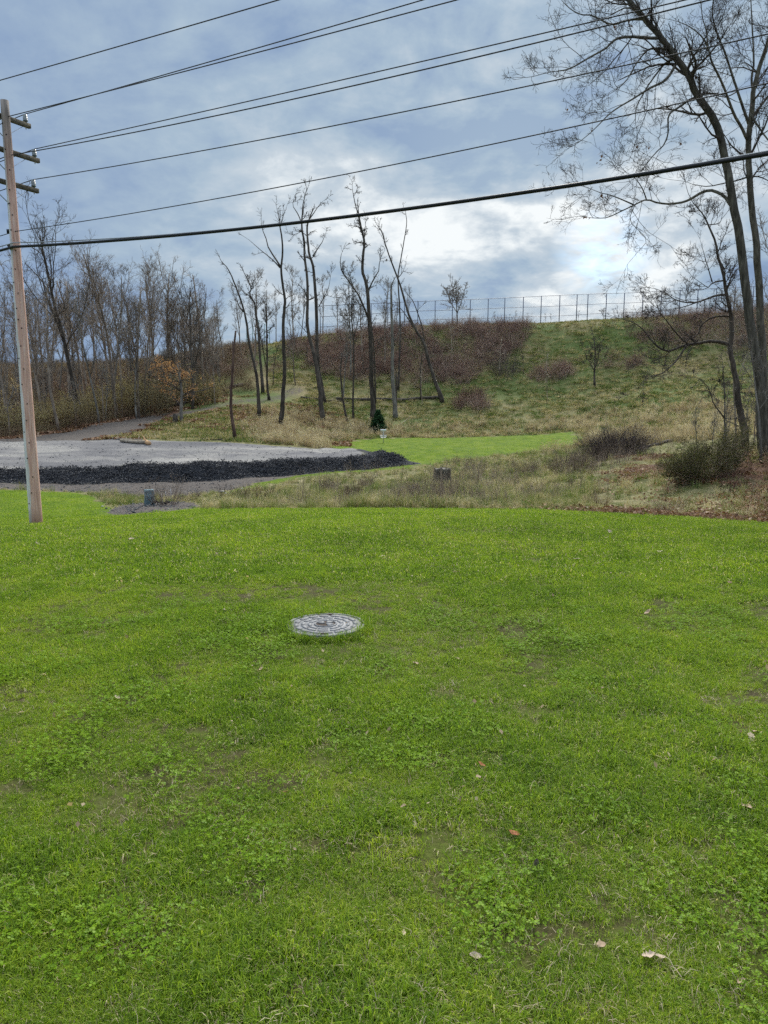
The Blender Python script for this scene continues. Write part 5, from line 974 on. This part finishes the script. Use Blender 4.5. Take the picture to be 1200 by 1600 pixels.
def wire(S, pts, r, label, mt=M_alu, smax=46, back=True, k=6, name='overhead_wire', cat='wire', bend=None):
    S = np.asarray(S, float); ss, zs = [], []
    for px, py in pts:
        d = look_dir(px, py); A = np.array([[d[0], -U[0]], [d[1], -U[1]]]); tt, s_ = np.linalg.solve(A, S[:2]); ss.append(s_); zs.append(EYE + tt * d[2] - S[2])
    ss = np.array(ss); zs = np.array(zs)
    M_ = np.stack([ss, ss * ss], 1); co, *_ = np.linalg.lstsq(M_, zs, rcond=None); b_, c_ = co; c_ = min(max(c_, .0004), .012) if len(ss) > 1 else c_
    if len(ss) > 1: b_ = np.sum(ss * (zs - c_ * ss * ss)) / np.sum(ss * ss)
    sq = np.linspace(0, smax, 60); Pn = S + U * sq[:, None] + np.stack([0 * sq, 0 * sq, b_ * sq + c_ * sq * sq], 1)
    sb = np.linspace(-30, 0, 20)[:-1]; cb = .0022; Pb = S + U * sb[:, None] + np.stack([0 * sb, 0 * sb, cb * sb * (sb + 40)], 1)
    Pa = np.vstack([Pb, Pn]); o3 = S.copy(); o = mobj(name, tube_mesh(name, [(Pa - o3, np.full(len(Pa), r), k)]), mt); o.location = o3; tag(o, label, cat, 'overhead wires'); return Pa
pw = PB
wire(pw + ins_top[(0, -1)] + [0, 0, .0], [(0, 126), (200, 64.5), (443, 0)], .011, 'topmost thin wire crossing the upper left corner')
wire(pw + ins_top[(0, 1)], [(200, 127), (400, 75), (670, 0)], .011, 'thin wire, upper of the close pair from the top crossarm')
wire(pw + on_pole(183) + [.0, 0, 0], [(133, 143.5), (400, 83.5), (720, 0)], .011, 'thin wire, lower of the close pair from the top crossarm')
wire(pw + ins_top[(1, 1)], [(200, 194), (400, 158), (800, 64), (1070, 0)], .011, 'thin wire, upper of the pair from the middle crossarm')
wire(pw + on_pole(243) + [.0, 0, 0], [(64, 234.5), (400, 168), (800, 75), (1111, 0)], .012, 'thin wire, lower of the pair from the middle crossarm')
wire(pw + ins_top[(2, 1)], [(400, 221), (800, 138), (1200, 54)], .011, 'single thin wire from the lowest crossarm')
wire(pw + on_pole(363) + [.1, -.12, 0], [(400, 299), (800, 219), (1041, 166)], .010, 'single thin wire just above the thick black cable')
wire(pw + on_pole(388) + [.05, -.2, 0], [(200, 373), (400, 357), (800, 302), (1200, 241)], .034, 'thick black cable, the lowest one strung from the pole', M_blk, k=8, name='overhead_cable', cat='cable')
wire(pw + on_pole(385) + [.05, -.2, .05], [(200, 371.5), (400, 355), (800, 299.3), (1200, 237.5)], .013, 'thin steel strand lashed on top of the thick cable', M_steel, name='support_strand')

# ------------------------------------------------------------------ manhole cover
M_iron = None
t = material('weathered cast iron'); n_ = t.noise(t.obj, 11, 6, .75); n2_ = t.noise(t.obj, 120, 3, .6)
M_iron = principled(t, t.ramp(t.math('ADD', t.math('MULTIPLY', n_, .6), t.math('MULTIPLY', n2_, .4)), [(.36, (.09, .085, .085)), (.48, (.19, .19, .195)), (.62, (.27, .272, .28))]), .7, .35, n2_, .3, .002, .25)
M_irond = plain('dark brown recess', (.06, .045, .035), .85, .2, 0, .3, 40)  # darker brown than the plate, used on the centre disc and pick holes
lid = empty('manhole_cover', tuple(LIDP + [0, 0, .012])); lid.rotation_euler = (math.radians(-1.2), 0, .15); RL = .272
def ring(r0, r1, z0, z1, k=72, bottom=-.05):
    a = np.arange(k) * 2 * PI / k; c = np.stack([np.cos(a), np.sin(a)], 1); V = np.concatenate([np.hstack([c * r, np.full((k, 1), z)]) for r, z in ((r0, bottom), (r0, z0), (r0 + .004, z1), (r1 - .004, z1), (r1, z0), (r1, bottom))])
    F_ = [[r_ * k + i, r_ * k + (i + 1) % k, (r_ + 1) * k + (i + 1) % k, (r_ + 1) * k + i] for r_ in range(5) for i in range(k)]; return fast_mesh('ring', V, [F_])
mobj('rim', ring(RL + .004, RL + .028, .020, .024), M_iron, lid)
def disc(r, z, k=72, zb=-.05):
    a = np.arange(k) * 2 * PI / k; c = np.stack([np.cos(a), np.sin(a)], 1); V = np.concatenate([np.hstack([c * r, np.full((k, 1), zb)]), np.hstack([c * r, np.full((k, 1), z - .003)]), np.hstack([c * (r - .004), np.full((k, 1), z)]), [[0, 0, z]]])
    return fast_mesh('disc', V, [[[r_ * k + i, r_ * k + (i + 1) % k, (r_ + 1) * k + (i + 1) % k, (r_ + 1) * k + i] for r_ in range(2) for i in range(k)], [[2 * k + i, 2 * k + (i + 1) % k, 3 * k] for i in range(k)]])
mobj('plate', disc(RL, .020), M_iron, lid)
def sector(r0, r1, a0, a1, z0, z1, k=4):
    a = np.linspace(a0, a1, k + 1); V = [[r * math.cos(x), r * math.sin(x), z] for z in (z0, z1) for r in (r0, r1) for x in a]; V = np.array(V); m = k + 1
    q_ = lambda z, r, i: z * 2 * m + r * m + i; F_ = []
    for i in range(k): F_ += [[q_(1, 0, i), q_(1, 1, i), q_(1, 1, i + 1), q_(1, 0, i + 1)], [q_(0, 1, i), q_(0, 1, i + 1), q_(1, 1, i + 1), q_(1, 1, i)], [q_(0, 0, i + 1), q_(0, 0, i), q_(1, 0, i), q_(1, 0, i + 1)]]
    F_ += [[q_(0, 0, 0), q_(0, 1, 0), q_(1, 1, 0), q_(1, 0, 0)], [q_(0, 1, k), q_(0, 0, k), q_(1, 0, k), q_(1, 1, k)]]; return V, np.array(F_)
protos_b = {}
for ri, (r0, r1, nb_) in enumerate([(.108, .136, 9), (.158, .186, 12), (.208, .240, 16)]):
    V, F_ = sector(r0, r1, .02, 2 * PI / nb_ * .84, .018, .0245); me = fast_mesh('tread_block', V, [F_]); me.materials.append(M_iron)
    for i in range(nb_):
        o = bpy.data.objects.new('tread_block', me); link(o, lid); o.rotation_euler = (0, 0, i * 2 * PI / nb_ + ri * .1)
mobj('centre_boss', ring(.074, .088, .024, .029, 40, .018), M_iron, lid)
mobj('recess', disc(.073, .0225, 36, .018), M_irond, lid)
for i_ in range(4):
    V, F_ = sector(.012, .062, .25 + i_ * PI / 2, 1.25 + i_ * PI / 2, .020, .029); 
    if i_ != 2: mobj('centre_lug', fast_mesh('centre_lug', V, [F_]), M_iron, lid)
for ang in (1.3, 4.5): 
    V, F_ = sector(.245, .267, ang, ang + .16, .0205, .0275); mobj('pick_hole', fast_mesh('pick_hole', V, [F_]), M_irond, lid)
tag(lid, 'round grey cast iron manhole cover set in the lawn', 'manhole cover')

# ------------------------------------------------------------------ utility pedestal with its litter
g = ground_at(234, 789, 20); M_box = plain('faded grey green plastic', (.15, .22, .25), .6, .35, 0, .12, 5); ped = empty('utility_pedestal', tuple(g)); ped.rotation_euler = (0, 0, .35)
def tapered(w0, d0, w1, d1, z0, z1): V = [(s * w / 2, t_ * d / 2, z) for z, w, d in ((z0, w0, d0), (z1, w1, d1)) for s, t_ in ((-1, -1), (1, -1), (1, 1), (-1, 1))]; return fast_mesh('block', np.array(V, float), [[[0, 3, 2, 1], [4, 5, 6, 7], [0, 1, 5, 4], [1, 2, 6, 5], [2, 3, 7, 6], [3, 0, 4, 7]]])
for nm2, me in (('cabinet', tapered(.40, .32, .34, .28, -.05, .52)), ('lid', tapered(.37, .31, .31, .25, .522, .60)), ('door_panel', tapered(.27, .012, .25, .012, .06, .44))):
    o = mobj(nm2, me, M_box, ped); bv_ = o.modifiers.new('bevel', 'BEVEL'); bv_.width = .012; bv_.segments = 2
    if nm2 == 'door_panel': o.location = (0, -.153, 0); o.rotation_euler = (math.radians(-2), 0, 0)
mobj('latch', tapered(.03, .02, .03, .02, .27, .31), M_blk, ped).location = (.09, -.165, 0)
tag(ped, 'small grey green plastic utility pedestal on the gravel patch', 'utility box')
rng = np.random.default_rng(8); x0 = g + [.55, .0, 0]
for i_, dx in enumerate((.5, .62, .80)):
    o = mobj('stake', tube_mesh('stake', [(np.array([[0, 0, -.05], [.02 * rng.normal(), 0, .45 + .08 * i_]]), np.array([.012, .009]), 5)]), M_steel); p = g + [dx, .1 * i_, 0]; o.location = (p[0], p[1], hgt(p[0], p[1])); tag(o, ['thin metal stake beside the pedestal, nearest to it', 'thin metal stake in the middle beside the pedestal', 'thin metal stake farthest right of the pedestal'][i_], 'stake', 'stakes beside the pedestal')
tb = []
for i_ in range(9): c = np.array([rng.normal(0, .13), rng.normal(0, .06), .05]); tb.append((resample(np.array([c, c + [rng.normal(0, .12), .03, .08 + .06 * rng.random()], c + [rng.normal(0, .2), 0, .02]]), 7), np.full(7, .018), 5))
o = mobj('hose_coil', tube_mesh('hose_coil', tb), M_blk); p = g + [.42, -.05, 0]; o.location = (p[0], p[1], hgt(p[0], p[1])); tag(o, 'tangle of black hose lying right of the pedestal', 'hose')

# ------------------------------------------------------------------ disc golf basket
g = ground_at(599, 692, 55); M_gal = plain('galvanised basket', (.50, .51, .53), .45, .5, .3); M_band = plain('white basket band', (.72, .73, .75), .5, .4)
bk = empty('disc_golf_basket', tuple(g)); mobj('pole', tube_mesh('pole', [(np.array([[0, 0, -.05], [0, 0, 1.42]]), np.array([.035, .035]), 8)]), M_gal, bk)
cir = lambda r, z, k=24: np.array([[r * math.cos(a), r * math.sin(a), z] for a in np.linspace(0, 2 * PI, k + 1)])
V = np.concatenate([cir(.30, 1.24)[:-1], cir(.30, 1.40)[:-1], cir(.285, 1.40)[:-1], cir(.285, 1.24)[:-1]]); k = 24
mobj('top_band', fast_mesh('top_band', V, [[[r_ * k + i, r_ * k + (i + 1) % k, ((r_ + 1) % 4) * k + (i + 1) % k, ((r_ + 1) % 4) * k + i] for r_ in range(4) for i in range(k)]]), M_band, bk)
bt = [(cir(r, z), np.full(25, .012), 4) for r, z in ((.36, .78), (.34, .66), (.30, .56))]; bt += [(np.array([[.36 * math.cos(a), .36 * math.sin(a), .78], [.29 * math.cos(a), .29 * math.sin(a), .56], [.03 * math.cos(a), .03 * math.sin(a), .55]]), np.full(3, .008), 4) for a in np.linspace(0, 2 * PI, 19)[:-1]]
mobj('basket', tube_mesh('basket', bt), M_gal, bk)
for i_ in range(12):
    a = i_ * PI / 6; mobj('chain', tube_mesh('chain', [(resample(np.array([[.27 * math.cos(a), .27 * math.sin(a), 1.25], [.13 * math.cos(a), .13 * math.sin(a), .98], [.05 * math.cos(a), .05 * math.sin(a), .80]]), 6), np.full(6, .008), 4)]), M_gal, bk)
tag(bk, 'pale metal disc golf basket on the mown green', 'disc golf basket')

# ------------------------------------------------------------------ pale stones that can be told apart
M_rock = plain('pale limestone', (.48, .46, .43), .9, .2, 0, .2, 6)
rk = [(108, 738, .22, 'white stone on the dark bank just right of the pole'), (157, 763, .30, 'larger white stone at the foot of the dark bank'), (168, 768, .28, 'pale stone on the apron, right of the larger white one'), (183, 785, .34, 'white stone at the left end of the gravel patch'), (160, 793, .22, 'small pale stone in the grass left of the gravel patch'), (346, 770, .36, 'pale stone, left of the pair by the lawn corner'), (353, 773, .34, 'pale stone, right of the pair by the lawn corner'), (378, 766, .32, 'flat pale stone at the edge of the green strip'), (505, 725, .30, 'white stone on the right part of the dark bank'), (1014, 677, .8, 'flat pale blue grey stone on the slope above the bank')]
for i_, (px, py, s, lb) in enumerate(rk):
    me = stone_mesh(np.random.default_rng(300 + i_), 1, .0, s * .42, 'rock'); o = mobj('rock', me, M_rock); gg = ground_at(px, py, 22); o.location = gg + [0, 0, .03]; tag(o, lb, 'rock')
    sb_ = o.modifiers.new('sub', 'SUBSURF'); sb_.levels = 1; sb_.render_levels = 1

# ------------------------------------------------------------------ dead leaves on the lawn
def leaf_mesh(seed, s, curl, lobed=None):
    lobed = (seed % 3 == 0) if lobed is None else lobed
    rng = np.random.default_rng(seed); n = 9; V, F_ = [], []
    for i in range(n + 1):
        t_ = i / n; w = math.sin(PI * min(1, t_ * .92 + .06))**.8 * .25 * (1 + (.28 * math.cos(i * PI) if lobed and 0 < i < n else 0)); x = (t_ - .5)
        for j in (-1, -.5, 0, .5, 1): y = j * w; V.append([x * s, y * s, s * (curl * (y * y * 2.2 + x * x * .6) + .05 * math.sin(x * 9 + seed) * abs(j) + rng.normal(0, .012))])
    for i in range(n):
        for j in range(4): F_.append([i * 5 + j, i * 5 + j + 1, (i + 1) * 5 + j + 1, (i + 1) * 5 + j])
    V.append([-.5 * s, .012 * s, 0]); V.append([-.5 * s, -.012 * s, 0]); V.append([-.82 * s, 0, .05 * s]); m = len(V)
    return fast_mesh('dead_leaf', np.array(V), [F_, [[m - 3, m - 2, m - 1]]], True, {'tint': np.full(m, rng.random())})
M_lr = plain('rust leaf', (.30, .10, .035), .7, .3, 0, .3, 60); M_lp = plain('pale curled leaf', (.46, .36, .27), .7, .3, 0, .2, 60); M_lt = plain('tan leaf', (.38, .27, .18), .7, .3, 0, .25, 60); M_ld = plain('blackened leaf', (.035, .026, .02), .8, .3, 0, .3, 60); M_lb = plain('brown leaf', (.16, .075, .045), .7, .3, 0, .3, 60)
LV = [(803, 1312, .075, M_lr, 'rust brown leaf lying flat in the right foreground'), (1012, 1506, .085, M_lp, 'pale curled leaf, left of the pair near the lower right corner'), (1030, 1519, .045, M_lp, 'small pale leaf tip, right of the pair near the lower right corner'), (742, 1520, .065, M_lp, 'pale curled leaf at the bottom right of centre'),
    (1173, 1162, .12, M_lp, 'big pale folded leaf near the right frame edge'), (1182, 1155, .10, M_lt, 'tan folded leaf resting against the big pale one'), (1165, 1272, .10, M_lt, 'tan crumpled leaf below the big pale folded one'), (76, 1470, .08, M_lt, 'tan curled leaf in the lower left corner'), (285, 1078, .10, M_lr, 'rust leaf left of centre below the manhole cover'),
    (210, 1048, .09, M_lp, 'pale leaf left of the manhole cover, above the rust one'), (184, 1100, .07, M_lp, 'small pale leaf left of the rust one'), (650, 1046, .08, M_lt, 'tan leaf right of and below the manhole cover'), (588, 1110, .06, M_lp, 'tiny pale leaf straight below the manhole cover'), (713, 897, .14, M_lb, 'dark brown leaf right of and above the manhole cover'),
    (1030, 865, .16, M_lp, 'pale leaf at far right, leftmost of the four near the top of the lawn'), (1060, 871, .14, M_lp, 'pale leaf at far right, second of the four near the top of the lawn'), (1157, 873, .16, M_lp, 'pale leaf at far right, third of the four near the top of the lawn'), (1174, 882, .16, M_lp, 'whitest leaf at far right, last of the four near the top of the lawn'), (1140, 914, .14, M_lb, 'dark leaf under the whitest ones at far right'), (900, 877, .15, M_lp, 'pale leaf in the upper right of the lawn'), (907, 863, .13, M_lb, 'brown leaf just above the pale one in the upper right of the lawn'),
    (1012, 962, .13, M_lt, 'tan leaf in the right middle of the lawn'), (838, 1366, .075, M_ld, 'blackened leaf scrap in the right foreground'), (938, 1494, .07, M_lt, 'thin tan leaf left of the lower right pair'), (631, 1477, .035, M_lp, 'tiny white leaf at the bottom centre'), (1156, 1550, .05, M_lt, 'tan leaf in the lower right corner'), (753, 1203, .06, M_lr, 'small rust leaf right of centre'), (68, 1060, .07, M_lt, 'tan leaf at the left side of the lawn'),
    (408, 1053, .06, M_lt, 'small tan leaf just left below the manhole cover'), (1045, 1193, .05, M_lp, 'small pale leaf at the right side of the lawn'), (597, 873, .13, M_lp, 'pale leaf above the manhole cover'), (953, 834, .2, M_lp, 'pale leaf near the top right of the lawn'), (790, 849, .16, M_lb, 'brown leaf right of the upper centre of the lawn'), (350, 958, .09, M_lp, 'pale leaf left above the manhole cover'), (60, 853, .16, M_lp, 'pale leaf close below the utility pole'), (205, 845, .16, M_lp, 'pale leaf on the lawn right of the utility pole'), (715, 1035, .07, M_lt, 'tan leaf in the middle right of the lawn')]
for i_, (px, py, s, mt, lb) in enumerate(LV):
    gg = ground_at(px, py, 1.4, 30); r_ = np.random.default_rng(500 + i_); o = mobj('dead_leaf', leaf_mesh(500 + i_, s * .46 + .010, r_.uniform(.2, .9) * (1 if mt is not M_lr else .2)), mt); o.location = gg + [0, 0, .022]; o.rotation_euler = (r_.normal(0, .25), r_.normal(0, .25), r_.random() * 6.28); tag(o, lb, 'leaf', 'dead leaves on the lawn')
